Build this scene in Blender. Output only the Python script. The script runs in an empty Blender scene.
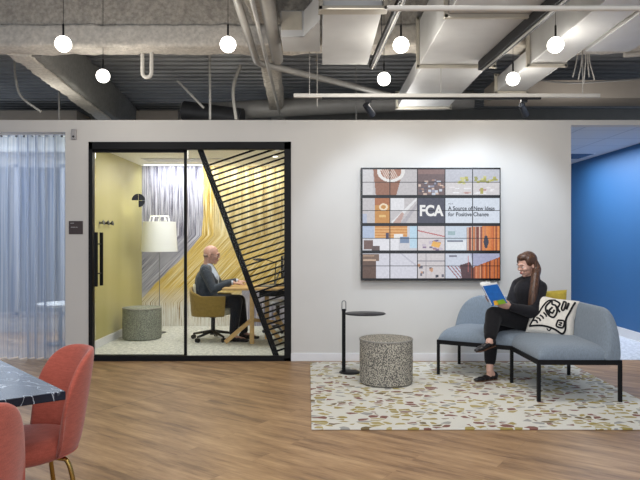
import bpy, bmesh, math, random
from mathutils import Vector, Matrix, noise as mnoise
random.seed(7)
SC = bpy.context.scene
COL = SC.collection
F, H = 620.0, 1.345          # focal length in pixels, camera height in metres

def P(px, py, y):            # measured picture point at a known depth -> metres
    return Vector(((px-320)/F*y, y, H-(py-240)/F*y))
def lin(c):
    c /= 255.0
    return c/12.92 if c <= .04045 else ((c+.055)/1.055)**2.4
def S(r, g, b): return (lin(r), lin(g), lin(b), 1)

# ------------------------------------------------------------ materials
MATS = {}
def newmat(name):
    m = bpy.data.materials.new(name); m.use_nodes = True
    nt = m.node_tree; nt.nodes.clear()
    out = nt.nodes.new('ShaderNodeOutputMaterial')
    MATS[name] = m
    return m, nt, out
def N(nt, t, **kw):
    n = nt.nodes.new(t)
    for k, v in kw.items():
        if k.startswith('i_'): n.inputs[k[2:].replace('_', ' ')].default_value = v
        else: setattr(n, k, v)
    return n
def coords(nt, scale=(1, 1, 1), rot=(0, 0, 0)):
    tc = N(nt, 'ShaderNodeTexCoord'); mp = N(nt, 'ShaderNodeMapping')
    mp.inputs['Scale'].default_value = scale; mp.inputs['Rotation'].default_value = rot
    nt.links.new(tc.outputs['Object'], mp.inputs['Vector'])
    return mp.outputs['Vector']
def ramp(nt, fac, stops, interp='LINEAR'):
    r = N(nt, 'ShaderNodeValToRGB'); r.color_ramp.interpolation = interp
    e = r.color_ramp.elements
    while len(e) < len(stops): e.new(.5)
    for el, (p, c) in zip(e, stops): el.position = p; el.color = c
    nt.links.new(fac, r.inputs['Fac']); return r.outputs['Color']
def mixc(nt, fac, a, b, mode='MIX'):
    m = N(nt, 'ShaderNodeMix', data_type='RGBA', blend_type=mode)
    for sock, v in ((m.inputs[0], fac), (m.inputs[6], a), (m.inputs[7], b)):
        if isinstance(v, (int, float, tuple)): sock.default_value = v
        else: nt.links.new(v, sock)
    return m.outputs[2]
def mathn(nt, op, a, b=0.0, c=0.0):
    m = N(nt, 'ShaderNodeMath', operation=op)
    for i, v in enumerate((a, b, c)):
        if isinstance(v, (int, float)): m.inputs[i].default_value = v
        else: nt.links.new(v, m.inputs[i])
    return m.outputs[0]
def noise(nt, vec, scale, detail=3, rough=.5):
    n = N(nt, 'ShaderNodeTexNoise'); n.inputs['Scale'].default_value = scale
    n.inputs['Detail'].default_value = detail; n.inputs['Roughness'].default_value = rough
    nt.links.new(vec, n.inputs['Vector']); return n.outputs['Fac']
def bsdf(nt, out, color, rough=.5, metal=0, bump=None, bstr=.3, bdist=.01, spec=.5, sheen=0, coat=0):
    b = N(nt, 'ShaderNodeBsdfPrincipled')
    if isinstance(color, tuple): b.inputs['Base Color'].default_value = color
    else: nt.links.new(color, b.inputs['Base Color'])
    if isinstance(rough, (int, float)): b.inputs['Roughness'].default_value = rough
    else: nt.links.new(rough, b.inputs['Roughness'])
    b.inputs['Metallic'].default_value = metal
    b.inputs['Specular IOR Level'].default_value = spec
    b.inputs['Sheen Weight'].default_value = sheen
    b.inputs['Coat Weight'].default_value = coat
    if bump is not None:
        bp = N(nt, 'ShaderNodeBump'); bp.inputs['Strength'].default_value = bstr
        bp.inputs['Distance'].default_value = bdist
        nt.links.new(bump, bp.inputs['Height']); nt.links.new(bp.outputs[0], b.inputs['Normal'])
    nt.links.new(b.outputs[0], out.inputs['Surface']); return b
def plain(name, col, rough=.5, metal=0, var=.06, scale=8, bump=0, bscale=None, spec=.5, sheen=0, coat=0):
    m, nt, out = newmat(name)
    v = coords(nt)
    f = noise(nt, v, scale, 3)
    d = tuple(max(0, c*(1-var)) for c in col[:3])+(1,); l = tuple(min(1, c*(1+var)) for c in col[:3])+(1,)
    c = ramp(nt, f, [(.3, d), (.7, l)])
    bn = noise(nt, v, bscale or scale*6, 4) if bump else None
    bsdf(nt, out, c, rough, metal, bn, bump, .01, spec, sheen, coat)
    return m
def fabric(name, col, var=.12, thread=260, spec=.2, sheen=.2, streak=None):
    m, nt, out = newmat(name)
    v = coords(nt); v2 = coords(nt, streak or (1, 1, 1))
    f = noise(nt, v2, 30, 4); g = noise(nt, v, thread, 2)
    s = mathn(nt, 'ADD', mathn(nt, 'MULTIPLY', f, .5), mathn(nt, 'MULTIPLY', g, .5))
    d = tuple(c*(1-var*1.6) for c in col[:3])+(1,); l = tuple(min(1, c*(1+var*1.6)) for c in col[:3])+(1,)
    bsdf(nt, out, ramp(nt, s, [(.35, d), (.65, l)]), .9, 0, g, .35, .002, spec, sheen)
    return m
def emis(name, col, st):
    m, nt, out = newmat(name)
    e = N(nt, 'ShaderNodeEmission'); e.inputs[0].default_value = col; e.inputs[1].default_value = st
    nt.links.new(e.outputs[0], out.inputs['Surface']); return m

plain('wall_paint', S(204, 201, 196), .75, var=.015, scale=3, bump=.05, bscale=120)
plain('greige_paint', S(196, 190, 180), .75, var=.02, scale=3, bump=.05, bscale=120)
plain('white_trim', S(222, 222, 224), .45, var=.02)
plain('blue_paint', S(46, 98, 150), .6, var=.02, scale=2)
plain('black_metal', S(17, 17, 19), .55, 0, var=.1, spec=.2)
plain('dark_metal', S(48, 48, 52), .4, .5, var=.1)
plain('black_plastic', S(22, 22, 24), .35, var=.1)
plain('brass', S(170, 140, 80), .25, 1, var=.06)
plain('duct_metal', S(192, 192, 191), .5, .1, var=.05, scale=5, bump=.04, bscale=12)
plain('duct_flange', S(176, 170, 156), .55, .1, var=.07, scale=12)
plain('duct_grey', S(150, 147, 140), .55, .2, var=.06, scale=6)  # mid-grey metal tone, also on conduit, duct cap and stool piping
plain('pipe_grey', S(150, 147, 142), .5, .1, var=.06)
plain('pipe_white', S(196, 192, 184), .5, var=.05)
plain('dark_duct', S(50, 50, 52), .5, .3, var=.1)
plain('deck_metal', S(146, 146, 146), .55, .3, var=.14, scale=2.5)
plain('far_wall', S(134, 132, 126), .8, var=.05)
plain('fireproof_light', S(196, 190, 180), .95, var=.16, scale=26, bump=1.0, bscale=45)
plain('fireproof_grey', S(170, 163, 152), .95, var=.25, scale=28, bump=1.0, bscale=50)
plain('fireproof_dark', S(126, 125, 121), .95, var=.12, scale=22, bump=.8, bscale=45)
plain('bulkhead_beige', S(172, 160, 146), .8, var=.03)
plain('ceiling_white', S(232, 230, 220), .8, var=.02)
plain('skin_light', S(206, 164, 146), .5, var=.05, scale=20, spec=.4)
plain('skin_ruddy', S(190, 148, 134), .5, var=.07, scale=20, spec=.4)
plain('stubble', S(146, 122, 112), .8, var=.1, scale=60)
plain('lip', S(176, 92, 86), .45, var=.03)
plain('eye_white', S(225, 222, 216), .3, var=.01)
plain('eye_dark', S(38, 28, 24), .25, var=.01)
plain('leather_black', S(24, 22, 24), .32, var=.1)
plain('shoe_sole', S(88, 58, 40), .6, var=.1)
plain('paper', S(226, 226, 222), .8, var=.03, scale=60)
plain('book_blue', S(24, 98, 178), .35, var=.12, scale=25)
plain('book_green', S(120, 160, 40), .35, var=.15, scale=60)
plain('book_yellow', S(224, 170, 50), .35, var=.1, scale=60)
plain('white_plastic', S(222, 222, 218), .4, var=.02)
plain('lamp_fabric', S(226, 228, 228), .85, var=.02)
plain('light_wood', S(196, 160, 104), .45, var=.12, scale=20)
plain('sign_brown', S(62, 50, 48), .4, var=.05)
plain('screen_black', S(14, 14, 17), .25, var=.05)
plain('sensor_grey', S(158, 156, 156), .5, var=.03)
plain('facade', S(196, 206, 222), .8, var=.06)
plain('facade_window', S(96, 112, 140), .2, var=.1)
plain('steel_grey', S(120, 122, 126), .35, .8, var=.05)
fabric('sofa_blue', S(122, 133, 144), .1, streak=(3, 3, 1))
fabric('red_velvet', S(160, 80, 66), .12, 300, .15, .25, streak=(1, 1, 5))
fabric('olive_fabric', S(142, 118, 62), .1)
fabric('cream_fabric', S(214, 208, 184), .06)
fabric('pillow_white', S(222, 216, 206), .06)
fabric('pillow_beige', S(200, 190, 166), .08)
fabric('mustard', S(176, 154, 62), .12)
fabric('knit_black', S(30, 29, 33), .2, sheen=.1)
fabric('trouser_black', S(22, 21, 24), .2, sheen=.08)
fabric('suit_grey', S(66, 72, 82), .22, sheen=.15)
fabric('suit_trouser', S(30, 32, 40), .2)
fabric('shirt_blue', S(196, 206, 226), .05)
fabric('ink', S(22, 22, 24), .1)

def build_mats():
    # hair
    m, nt, out = newmat('hair_brown')
    v = coords(nt, (90, 90, 6)); f = noise(nt, v, 1, 3)
    bsdf(nt, out, ramp(nt, f, [(.3, S(44, 28, 20)), (.6, S(88, 58, 40)), (.8, S(132, 94, 66))]), .45, 0, f, .4, .004)
    # floor
    m, nt, out = newmat('oak_floor')
    th = math.radians(35)
    v = coords(nt, rot=(0, 0, th))
    br = N(nt, 'ShaderNodeTexBrick'); nt.links.new(v, br.inputs['Vector'])
    br.offset = .37; br.inputs['Scale'].default_value = 1
    br.inputs['Brick Width'].default_value = 1.25; br.inputs['Row Height'].default_value = .19
    br.inputs['Mortar Size'].default_value = .0016; br.inputs['Mortar Smooth'].default_value = .3
    br.inputs['Color1'].default_value = (.35, .35, .35, 1); br.inputs['Color2'].default_value = (.65, .65, .65, 1)
    br.inputs['Mortar'].default_value = (.0, .0, .0, 1)
    vs = coords(nt, (1, 1, 1), (0, 0, th))
    mp = N(nt, 'ShaderNodeMapping'); mp.inputs['Scale'].default_value = (1.0, 7, 1); nt.links.new(vs, mp.inputs[0])
    # shift grain per plank
    add = N(nt, 'ShaderNodeVectorMath', operation='ADD'); nt.links.new(mp.outputs[0], add.inputs[0])
    cm = N(nt, 'ShaderNodeVectorMath', operation='SCALE'); cm.inputs['Scale'].default_value = 9
    nt.links.new(br.outputs['Color'], cm.inputs[0]); nt.links.new(cm.outputs[0], add.inputs[1])
    g = noise(nt, add.outputs[0], 1.6, 6, .6)
    fine = noise(nt, add.outputs[0], 9, 4, .6)
    big = noise(nt, v, .7, 2)
    c = ramp(nt, g, [(.34, S(104, 76, 48)), (.5, S(160, 126, 88)), (.66, S(192, 158, 116))])
    c = mixc(nt, .25, c, ramp(nt, fine, [(.35, S(116, 86, 58)), (.65, S(188, 156, 120))]))
    tone = ramp(nt, br.outputs['Color'], [(0, (.80, .78, .76, 1)), (.05, (.91, .89, .87, 1)), (.65, (1.0, .99, .98, 1)), (1, (1, 1, 1, 1))])
    c = mixc(nt, 1.0, c, tone, 'MULTIPLY')
    c = mixc(nt, mathn(nt, 'MULTIPLY', big, .22), c, S(146, 110, 74))
    sx = N(nt, 'ShaderNodeSeparateXYZ'); nt.links.new(v, sx.inputs[0])
    for u_ in (5.19, 4.22):
        ln = mathn(nt, 'LESS_THAN', mathn(nt, 'ABSOLUTE', mathn(nt, 'ADD', sx.outputs[0], u_)), .007)
        c = mixc(nt, mathn(nt, 'MULTIPLY', ln, .45), c, S(84, 58, 40))
    bsdf(nt, out, c, .42, 0, g, .08, .004, .35)
    # rug
    m, nt, out = newmat('rug_shards')
    tc = coords(nt)
    wn = N(nt, 'ShaderNodeTexNoise'); wn.inputs['Scale'].default_value = 7; nt.links.new(tc, wn.inputs['Vector'])
    wv = N(nt, 'ShaderNodeVectorMath', operation='MULTIPLY_ADD'); nt.links.new(wn.outputs['Color'], wv.inputs[0])
    wv.inputs[1].default_value = (.09, .09, 0); nt.links.new(tc, wv.inputs[2])
    mp = N(nt, 'ShaderNodeMapping'); mp.inputs['Scale'].default_value = (12, 19, 0); nt.links.new(wv.outputs[0], mp.inputs[0])
    vo = N(nt, 'ShaderNodeTexVoronoi', feature='F1', voronoi_dimensions='2D'); vo.inputs['Scale'].default_value = 1
    ve = N(nt, 'ShaderNodeTexVoronoi', feature='DISTANCE_TO_EDGE', voronoi_dimensions='2D'); ve.inputs['Scale'].default_value = 1
    nt.links.new(mp.outputs[0], vo.inputs['Vector']); nt.links.new(mp.outputs[0], ve.inputs['Vector'])
    sep = N(nt, 'ShaderNodeSeparateColor'); nt.links.new(vo.outputs['Color'], sep.inputs[0])
    cream = S(222, 220, 211)
    cc = ramp(nt, sep.outputs[0], [(0, cream), (.26, S(164, 146, 76)), (.43, S(132, 84, 74)), (.56, S(180, 164, 106)),
              (.70, S(160, 160, 156)), (.80, S(116, 98, 62)), (.87, cream)], 'CONSTANT')
    th_ = mathn(nt, 'MULTIPLY_ADD', sep.outputs[1], .2, .06)
    ms = mathn(nt, 'GREATER_THAN', ve.outputs['Distance'], th_)
    pile = noise(nt, tc, 160, 2)
    c = mixc(nt, ms, cream, cc)
    c = mixc(nt, mathn(nt, 'MULTIPLY', pile, .3), c, S(150, 144, 132))
    bsdf(nt, out, c, .95, 0, pile, .6, .006, .1)
    # marble
    m, nt, out = newmat('black_marble')
    v = coords(nt, (1, 1, 1), (0, 0, .5))
    n1 = N(nt, 'ShaderNodeTexNoise'); n1.inputs['Scale'].default_value = 2.0; n1.inputs['Detail'].default_value = 6
    n1.inputs['Distortion'].default_value = 1.4; nt.links.new(v, n1.inputs['Vector'])
    r1 = mathn(nt, 'ABSOLUTE', mathn(nt, 'SUBTRACT', n1.outputs['Fac'], .5))
    mp = N(nt, 'ShaderNodeMapping'); mp.inputs['Scale'].default_value = (2.2, 7, 2.2); nt.links.new(v, mp.inputs[0])
    n2 = noise(nt, mp.outputs[0], 1.5, 5)
    r2 = mathn(nt, 'ABSOLUTE', mathn(nt, 'SUBTRACT', n2, .47))
    a = ramp(nt, r1, [(0, (.0, .0, .0, 1)), (.004, (1, 1, 1, 1))])
    c1 = ramp(nt, r1, [(0, S(190, 196, 206)), (.006, S(70, 82, 108)), (.02, S(26, 32, 48)), (.2, S(18, 23, 36))])
    c2 = ramp(nt, r2, [(0, S(190, 196, 206)), (.006, S(50, 56, 68)), (.02, (0, 0, 0, 1))])
    bsdf(nt, out, mixc(nt, .9, c1, c2, 'LIGHTEN'), .2, 0, spec=.28)
    # speckled knit for the round stools
    for nm, dk, lt, sc in (('knit_stool', S(96, 94, 90), S(184, 178, 164), 125), ('knit_stool_dark', S(112, 115, 106), S(154, 156, 144), 120)):
        m, nt, out = newmat(nm)
        v = coords(nt, (1, 1, .8)); f = noise(nt, v, sc, 1, .3)
        bsdf(nt, out, ramp(nt, f, [(.47, dk), (.54, lt)]), .95, 0, f, .6, .004, .1)
    # carpet
    for nm, a_, b_ in (('grey_carpet', S(176, 178, 174), S(218, 218, 210)), ('pale_carpet', S(176, 184, 196), S(214, 220, 230))):
        m, nt, out = newmat(nm)
        v = coords(nt); f = noise(nt, v, 22, 5, .7)
        bsdf(nt, out, ramp(nt, f, [(.4, a_), (.62, b_)]), .95, 0, f, .5, .004, .1)
    # olive glossy wall
    m, nt, out = newmat('olive_wall')
    v = coords(nt, (1, .8, .1)); f = noise(nt, v, 2.2, 2)
    bsdf(nt, out, ramp(nt, f, [(.3, S(172, 163, 106)), (.7, S(186, 178, 124))]), .35, 0, spec=.4)
    # mural
    m, nt, out = newmat('mural')
    tc = N(nt, 'ShaderNodeTexCoord'); sp = N(nt, 'ShaderNodeSeparateXYZ'); nt.links.new(tc.outputs['Object'], sp.inputs[0])
    X, Z = sp.outputs[0], sp.outputs[2]
    kz = mathn(nt, 'MINIMUM', mathn(nt, 'MAXIMUM', mathn(nt, 'SUBTRACT', 1.42, Z), 0), 1.05)
    q = mathn(nt, 'ADD', X, mathn(nt, 'MULTIPLY', kz, .96))
    cb = N(nt, 'ShaderNodeCombineXYZ'); nt.links.new(q, cb.inputs[0]); nt.links.new(Z, cb.inputs[2])
    def streak(sx, sz, det=3):
        mp = N(nt, 'ShaderNodeMapping'); mp.inputs['Scale'].default_value = (sx, 1, sz)
        nt.links.new(cb.outputs[0], mp.inputs[0]); return noise(nt, mp.outputs[0], 1, det, .6)
    s1 = streak(78, 1.8, 5); s2 = streak(75, 2.0); s3 = streak(11, 1.0)
    wob = noise(nt, tc.outputs['Object'], 2.5, 2)
    purple = ramp(nt, s1, [(.36, S(76, 74, 92)), (.47, S(150, 150, 168)), (.6, S(214, 214, 228))])
    yellow = ramp(nt, s1, [(.34, S(104, 84, 40)), (.42, S(196, 160, 74)), (.53, S(222, 196, 118)), (.64, S(238, 230, 200))])
    tan = ramp(nt, s3, [(.34, S(156, 132, 86)), (.5, S(202, 184, 136)), (.64, S(226, 216, 178))])
    yt = mathn(nt, 'MULTIPLY', mathn(nt, 'GREATER_THAN', q, -1.66), mathn(nt, 'MINIMUM', mathn(nt, 'MAXIMUM', mathn(nt, 'MULTIPLY', mathn(nt, 'SUBTRACT', Z, 1.1), 2.2), 0), 1))
    yellow = mixc(nt, mathn(nt, 'MULTIPLY', yt, .8), yellow, tan)
    pm = mathn(nt, 'LESS_THAN', mathn(nt, 'ADD', q, mathn(nt, 'MULTIPLY', wob, .12)), -1.77)
    c = mixc(nt, pm, yellow, purple)
    rl = mathn(nt, 'MULTIPLY', mathn(nt, 'GREATER_THAN', X, -1.22), mathn(nt, 'LESS_THAN', Z, .66))
    c = mixc(nt, rl, c, ramp(nt, s1, [(.35, S(120, 116, 134)), (.6, S(186, 184, 198))]))
    low = ramp(nt, mathn(nt, 'ADD', Z, mathn(nt, 'MULTIPLY', wob, .25)), [(.42, (1, 1, 1, 1)), (.72, (0, 0, 0, 1))])
    palec = ramp(nt, s2, [(.34, S(176, 142, 62)), (.46, S(212, 208, 200)), (.6, S(226, 226, 222))])
    c = mixc(nt, mathn(nt, 'MULTIPLY', low, mathn(nt, 'SUBTRACT', 1, rl)), c, palec)
    dark = ramp(nt, s2, [(.36, (.35, .33, .33, 1)), (.43, (1, 1, 1, 1))])
    c = mixc(nt, .75, c, dark, 'MULTIPLY')
    bsdf(nt, out, c, .7, 0, spec=.2)
    # ceiling tiles
    m, nt, out = newmat('ceiling_tile')
    v = coords(nt)
    br = N(nt, 'ShaderNodeTexBrick'); nt.links.new(v, br.inputs['Vector']); br.offset = 0
    br.inputs['Scale'].default_value = 1; br.inputs['Brick Width'].default_value = .6; br.inputs['Row Height'].default_value = .6
    br.inputs['Mortar Size'].default_value = .012
    br.inputs['Color1'].default_value = S(206, 210, 218); br.inputs['Color2'].default_value = S(198, 204, 214); br.inputs['Mortar'].default_value = S(176, 182, 194)
    bsdf(nt, out, br.outputs['Color'], .85)
    # clear glass
    m, nt, out = newmat('clear_glass')
    fr = N(nt, 'ShaderNodeFresnel'); fr.inputs[0].default_value = 1.14
    tr = N(nt, 'ShaderNodeBsdfTransparent'); tr.inputs[0].default_value = (.97, .98, .97, 1)
    gl = N(nt, 'ShaderNodeBsdfGlossy'); gl.inputs['Roughness'].default_value = .02
    mx = N(nt, 'ShaderNodeMixShader'); nt.links.new(fr.outputs[0], mx.inputs[0]); nt.links.new(tr.outputs[0], mx.inputs[1]); nt.links.new(gl.outputs[0], mx.inputs[2])
    nt.links.new(mx.outputs[0], out.inputs['Surface'])
    # sheer curtain
    m, nt, out = newmat('sheer_curtain')
    v = coords(nt, (1, 1, .02)); f = noise(nt, v, 40, 2)
    col = ramp(nt, f, [(.3, S(160, 174, 200)), (.7, S(212, 218, 230))])
    df = N(nt, 'ShaderNodeBsdfDiffuse'); tl = N(nt, 'ShaderNodeBsdfTranslucent'); tr = N(nt, 'ShaderNodeBsdfTransparent')
    nt.links.new(col, df.inputs[0]); nt.links.new(col, tl.inputs[0])
    m1 = N(nt, 'ShaderNodeMixShader'); m1.inputs[0].default_value = .42; nt.links.new(df.outputs[0], m1.inputs[1]); nt.links.new(tl.outputs[0], m1.inputs[2])
    lw = N(nt, 'ShaderNodeLayerWeight'); lw.inputs[0].default_value = .35
    tf = mathn(nt, 'MULTIPLY_ADD', lw.outputs['Facing'], -.6, .48)
    m2 = N(nt, 'ShaderNodeMixShader'); nt.links.new(tf, m2.inputs[0]); nt.links.new(m1.outputs[0], m2.inputs[1]); nt.links.new(tr.outputs[0], m2.inputs[2])
    nt.links.new(m2.outputs[0], out.inputs['Surface'])
    # screens
    m, nt, out = newmat('screen_picture')
    at = N(nt, 'ShaderNodeAttribute'); at.attribute_name = 'Col'
    b = bsdf(nt, out, (.01, .01, .01, 1), .25)
    nt.links.new(at.outputs['Color'], b.inputs['Emission Color']); b.inputs['Emission Strength'].default_value = .92
build_mats()
emis('globe_glow', (1, .95, .86, 1), 9)
emis('ceiling_strip', (.92, .95, 1, 1), 3)
emis('downlight_glow', (1, .93, .8, 1), 6)
emis('screen_white', (1, 1, 1, 1), .85)
emis('screen_ink', (.10, .11, .14, 1), .6)

# ------------------------------------------------------------ mesh helpers
def nb(): return bmesh.new()
def box(bm, x0, x1, y0, y1, z0, z1, M=None):
    vs = [bm.verts.new(Vector(p) if M is None else M @ Vector(p)) for p in
          [(x0, y0, z0), (x1, y0, z0), (x1, y1, z0), (x0, y1, z0), (x0, y0, z1), (x1, y0, z1), (x1, y1, z1), (x0, y1, z1)]]
    for f in ((0, 3, 2, 1), (4, 5, 6, 7), (0, 1, 5, 4), (1, 2, 6, 5), (2, 3, 7, 6), (3, 0, 4, 7)):
        bm.faces.new([vs[i] for i in f])
def basis(d):
    d = d.normalized(); up = Vector((0, 0, 1)) if abs(d.z) < .95 else Vector((1, 0, 0))
    a = d.cross(up).normalized(); return a, d.cross(a).normalized()
def bar(bm, a, b, w, h=None):        # rectangular bar between two points
    a, b = Vector(a), Vector(b); h = h or w; s, u = basis(b-a); vs = []
    for p in (a, b):
        for i, j in ((-1, -1), (1, -1), (1, 1), (-1, 1)): vs.append(bm.verts.new(p+s*w/2*i+u*h/2*j))
    bm.faces.new(vs[3::-1]); bm.faces.new(vs[4:])
    for i in range(4): j = (i+1) % 4; bm.faces.new([vs[i], vs[j], vs[4+j], vs[4+i]])
def tube(bm, pts, r, seg=10):        # polyline tube, r scalar or list
    pts = [Vector(p) for p in pts]; n = len(pts); rs = r if isinstance(r, (list, tuple)) else [r]*n
    rings = []; s0 = None
    for i, p in enumerate(pts):
        d = (pts[min(i+1, n-1)]-pts[max(i-1, 0)]).normalized()
        if s0 is None: s, u = basis(d)
        else:
            s = (s0-d*s0.dot(d)).normalized(); u = d.cross(s)
        s0 = s
        rings.append([bm.verts.new(p+(s*math.cos(t)+u*math.sin(t))*rs[i]) for t in [2*math.pi*k/seg for k in range(seg)]])
    for a, b in zip(rings, rings[1:]):
        for k in range(seg): l = (k+1) % seg; bm.faces.new([a[k], a[l], b[l], b[k]])
    bm.faces.new(rings[0][::-1]); bm.faces.new(rings[-1])
def arc_pts(pts, n=6):               # smooth a polyline with Catmull-Rom
    pts = [Vector(p) for p in pts]; out = []
    q = [pts[0]*2-pts[1]]+pts+[pts[-1]*2-pts[-2]]
    for i in range(1, len(q)-2):
        for k in range(n):
            t = k/n; a, b, c, d = q[i-1], q[i], q[i+1], q[i+2]
            out.append(.5*((2*b)+(c-a)*t+(2*a-5*b+4*c-d)*t*t+(3*b-a-3*c+d)*t**3))
    out.append(pts[-1]); return out
def lathe(bm, prof, c=(0, 0, 0), seg=32, sx=1, sy=1):
    c = Vector(c); rings = []
    for r, z in prof:
        if r < 1e-6: rings.append([bm.verts.new(c+Vector((0, 0, z)))])
        else: rings.append([bm.verts.new(c+Vector((sx*r*math.cos(t), sy*r*math.sin(t), z))) for t in [2*math.pi*k/seg for k in range(seg)]])
    for a, b in zip(rings, rings[1:]):
        for k in range(seg):
            l = (k+1) % seg
            v = [a[k % len(a)], a[l % len(a)], b[l % len(b)], b[k % len(b)]]
            v = list(dict.fromkeys(v))
            if len(v) > 2: bm.faces.new(v)
def ball(bm, c, r, M=None, seg=20, rings=12):  # ellipsoid; r scalar or xyz
    if isinstance(r, (int, float)): r = (r, r, r)
    T = Matrix.Translation(Vector(c)) @ (M.to_4x4() if M else Matrix.Identity(4)) @ Matrix.Diagonal((*r, 1))
    bmesh.ops.create_uvsphere(bm, u_segments=seg, v_segments=rings, radius=1, matrix=T)
def limb(bm, pts, rs, caps=True, seg=16):
    pts = [Vector(p) for p in pts]
    for i in range(len(pts)-1): tube(bm, [pts[i], pts[i+1]], [rs[i], rs[i+1]], seg)
    for i, (p, r) in enumerate(zip(pts, rs)):
        if caps or 0 < i < len(pts)-1: ball(bm, p, r, seg=seg, rings=10)
def prism(bm, pts, d):               # planar polygon pushed along d
    a = [bm.verts.new(Vector(p)) for p in pts]; b = [bm.verts.new(Vector(p)+Vector(d)) for p in pts]
    bm.faces.new(a[::-1]); bm.faces.new(b); n = len(a)
    for i in range(n): j = (i+1) % n; bm.faces.new([a[i], a[j], b[j], b[i]])
def surf(bm, fn, nu, nv, cu=False, cv=False):
    g = [[bm.verts.new(fn(i/(nu if cu else nu-1), j/(nv if cv else nv-1))) for j in range(nv)] for i in range(nu)]
    for i in range(nu if cu else nu-1):
        for j in range(nv if cv else nv-1):
            a, b = (i+1) % nu, (j+1) % nv
            try: bm.faces.new([g[i][j], g[a][j], g[a][b], g[i][b]])
            except ValueError: pass
    return g
def obj(name, bm, mat, parent=None, smooth=True, bevel=0, angle=40, label=None, seg=2):
    bmesh.ops.remove_doubles(bm, verts=bm.verts, dist=1e-5)
    bmesh.ops.recalc_face_normals(bm, faces=bm.faces)
    me = bpy.data.meshes.new(name); bm.to_mesh(me); bm.free()
    o = bpy.data.objects.new(name, me); COL.objects.link(o)
    me.materials.append(MATS[mat])
    if smooth:
        for p in me.polygons: p.use_smooth = True
        me.set_sharp_from_angle(angle=math.radians(angle))
    if bevel:
        b = o.modifiers.new('soft_edge', 'BEVEL'); b.width = bevel; b.segments = seg; b.limit_method = 'ANGLE'; b.harden_normals = False
    if parent: o.parent = parent
    if label: o['label'] = label
    return o
def tag(o, label, cat, group=None, kind=None):
    o['label'] = label; o['category'] = cat
    if group: o['group'] = group
    if kind: o['kind'] = kind
    return o
def thing(name, label, cat, loc=(0, 0, 0), rz=0, group=None):
    o = bpy.data.objects.new(name, None); COL.objects.link(o)
    o.location = loc; o.rotation_euler = (0, 0, rz); o.empty_display_size = .1
    return tag(o, label, cat, group)
def struct(name, bm, mat, label=None, **kw):
    o = obj(name, bm, mat, **kw); o['kind'] = 'structure'
    if label: o['label'] = label
    return o
def dup(root, label=None, loc=None, rz=None, group=None):
    r = root.copy(); COL.objects.link(r)
    if loc is not None: r.location = loc
    if rz is not None: r.rotation_euler = (0, 0, rz)
    if label: r['label'] = label
    if group: r['group'] = group
    for ch in list(root.children):
        c = ch.copy(); COL.objects.link(c); c.parent = r
        for g in ch.children:
            d = g.copy(); COL.objects.link(d); d.parent = c
    return r
def organic(name, bm, mat, parent=None, voxel=.008, smooth=4, label=None):
    """voxel-fuse overlapping closed volumes into one continuous skin"""
    me = bpy.data.meshes.new('tmp'); bm.to_mesh(me); bm.free()
    t = bpy.data.objects.new('tmp', me); COL.objects.link(t)
    r = t.modifiers.new('r', 'REMESH'); r.mode = 'VOXEL'; r.voxel_size = voxel; r.use_smooth_shade = True
    if smooth:
        s = t.modifiers.new('s', 'SMOOTH'); s.factor = .5; s.iterations = smooth
    dg = bpy.context.evaluated_depsgraph_get(); dg.update()
    res = bpy.data.meshes.new_from_object(t.evaluated_get(dg))
    bpy.data.objects.remove(t); bpy.data.meshes.remove(me)
    res.name = name; res.materials.clear(); res.materials.append(MATS[mat])
    for p in res.polygons: p.use_smooth = True
    o = bpy.data.objects.new(name, res); COL.objects.link(o)
    if parent: o.parent = parent
    if label: o['label'] = label
    return o
def text_obj(name, s, size, loc, mat, parent, bold=0.0, width=None):
    cu = bpy.data.curves.new('t', 'FONT'); cu.body = s; cu.size = size; cu.offset = bold; cu.extrude = .0006
    t = bpy.data.objects.new('t', cu); COL.objects.link(t)
    dg = bpy.context.evaluated_depsgraph_get(); dg.update()
    me = bpy.data.meshes.new_from_object(t.evaluated_get(dg)); bpy.data.objects.remove(t)
    me.materials.clear(); me.materials.append(MATS[mat]); me.name = name
    if width:
        w = max(v.co.x for v in me.vertices)-min(v.co.x for v in me.vertices); k = width/w
        for v in me.vertices: v.co.x *= k
    o = bpy.data.objects.new(name, me); COL.objects.link(o)
    o.location = loc; o.rotation_euler = (math.pi/2, 0, 0); o.parent = parent
    return o
def top_of(o):
    while o.parent: o = o.parent
    return o
def wobj(name, bm, mat, parent, **kw):           # geometry given in world metres, stored relative to its thing
    bmesh.ops.translate(bm, verts=bm.verts, vec=-top_of(parent).location)
    return obj(name, bm, mat, parent, **kw)
def worg(name, bm, mat, parent, **kw):
    bmesh.ops.translate(bm, verts=bm.verts, vec=-top_of(parent).location)
    return organic(name, bm, mat, parent, **kw)
def simple(name, bm, mat, label, cat, group=None, **kw):
    return tag(obj(name, bm, mat, **kw), label, cat, group)

WY, WT, TH = 6.89, 2.678, .12       # partition: front face, top, thickness
# ============================================================ ROOM SHELL
b = nb(); box(b, -7, 7, -1.5, WY+.06, -.05, 0); box(b, -7, -2.84, WY+.06, 9.2, -.05, 0); struct('floor', b, 'oak_floor', 'oak plank floor laid on the diagonal')
b = nb(); box(b, -2.84, -.25, WY+.06, 9.8, -.05, .002); struct('floor_meeting_room', b, 'grey_carpet', 'grey flecked carpet of the glazed meeting room')
b = nb(); box(b, -.25, 7, WY+.06, 12.1, -.05, .002); struct('floor_corridor', b, 'pale_carpet', 'pale speckled carpet beyond the white wall')
b = nb()
box(b, -.322, 2.79, WY, WY+TH, 0, WT)
box(b, 2.79, 7, WY, WY+TH, 2.622, WT)
struct('wall_back', b, 'wall_paint', 'white painted partition wall that carries the video wall')
b = nb()
box(b, -7, -2.83, WY, WY+TH, 2.545, WT); box(b, -2.83, -2.567, WY, WY+TH, 0, WT); box(b, -2.567, -.322, WY, WY+TH, 2.434, WT)
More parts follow.
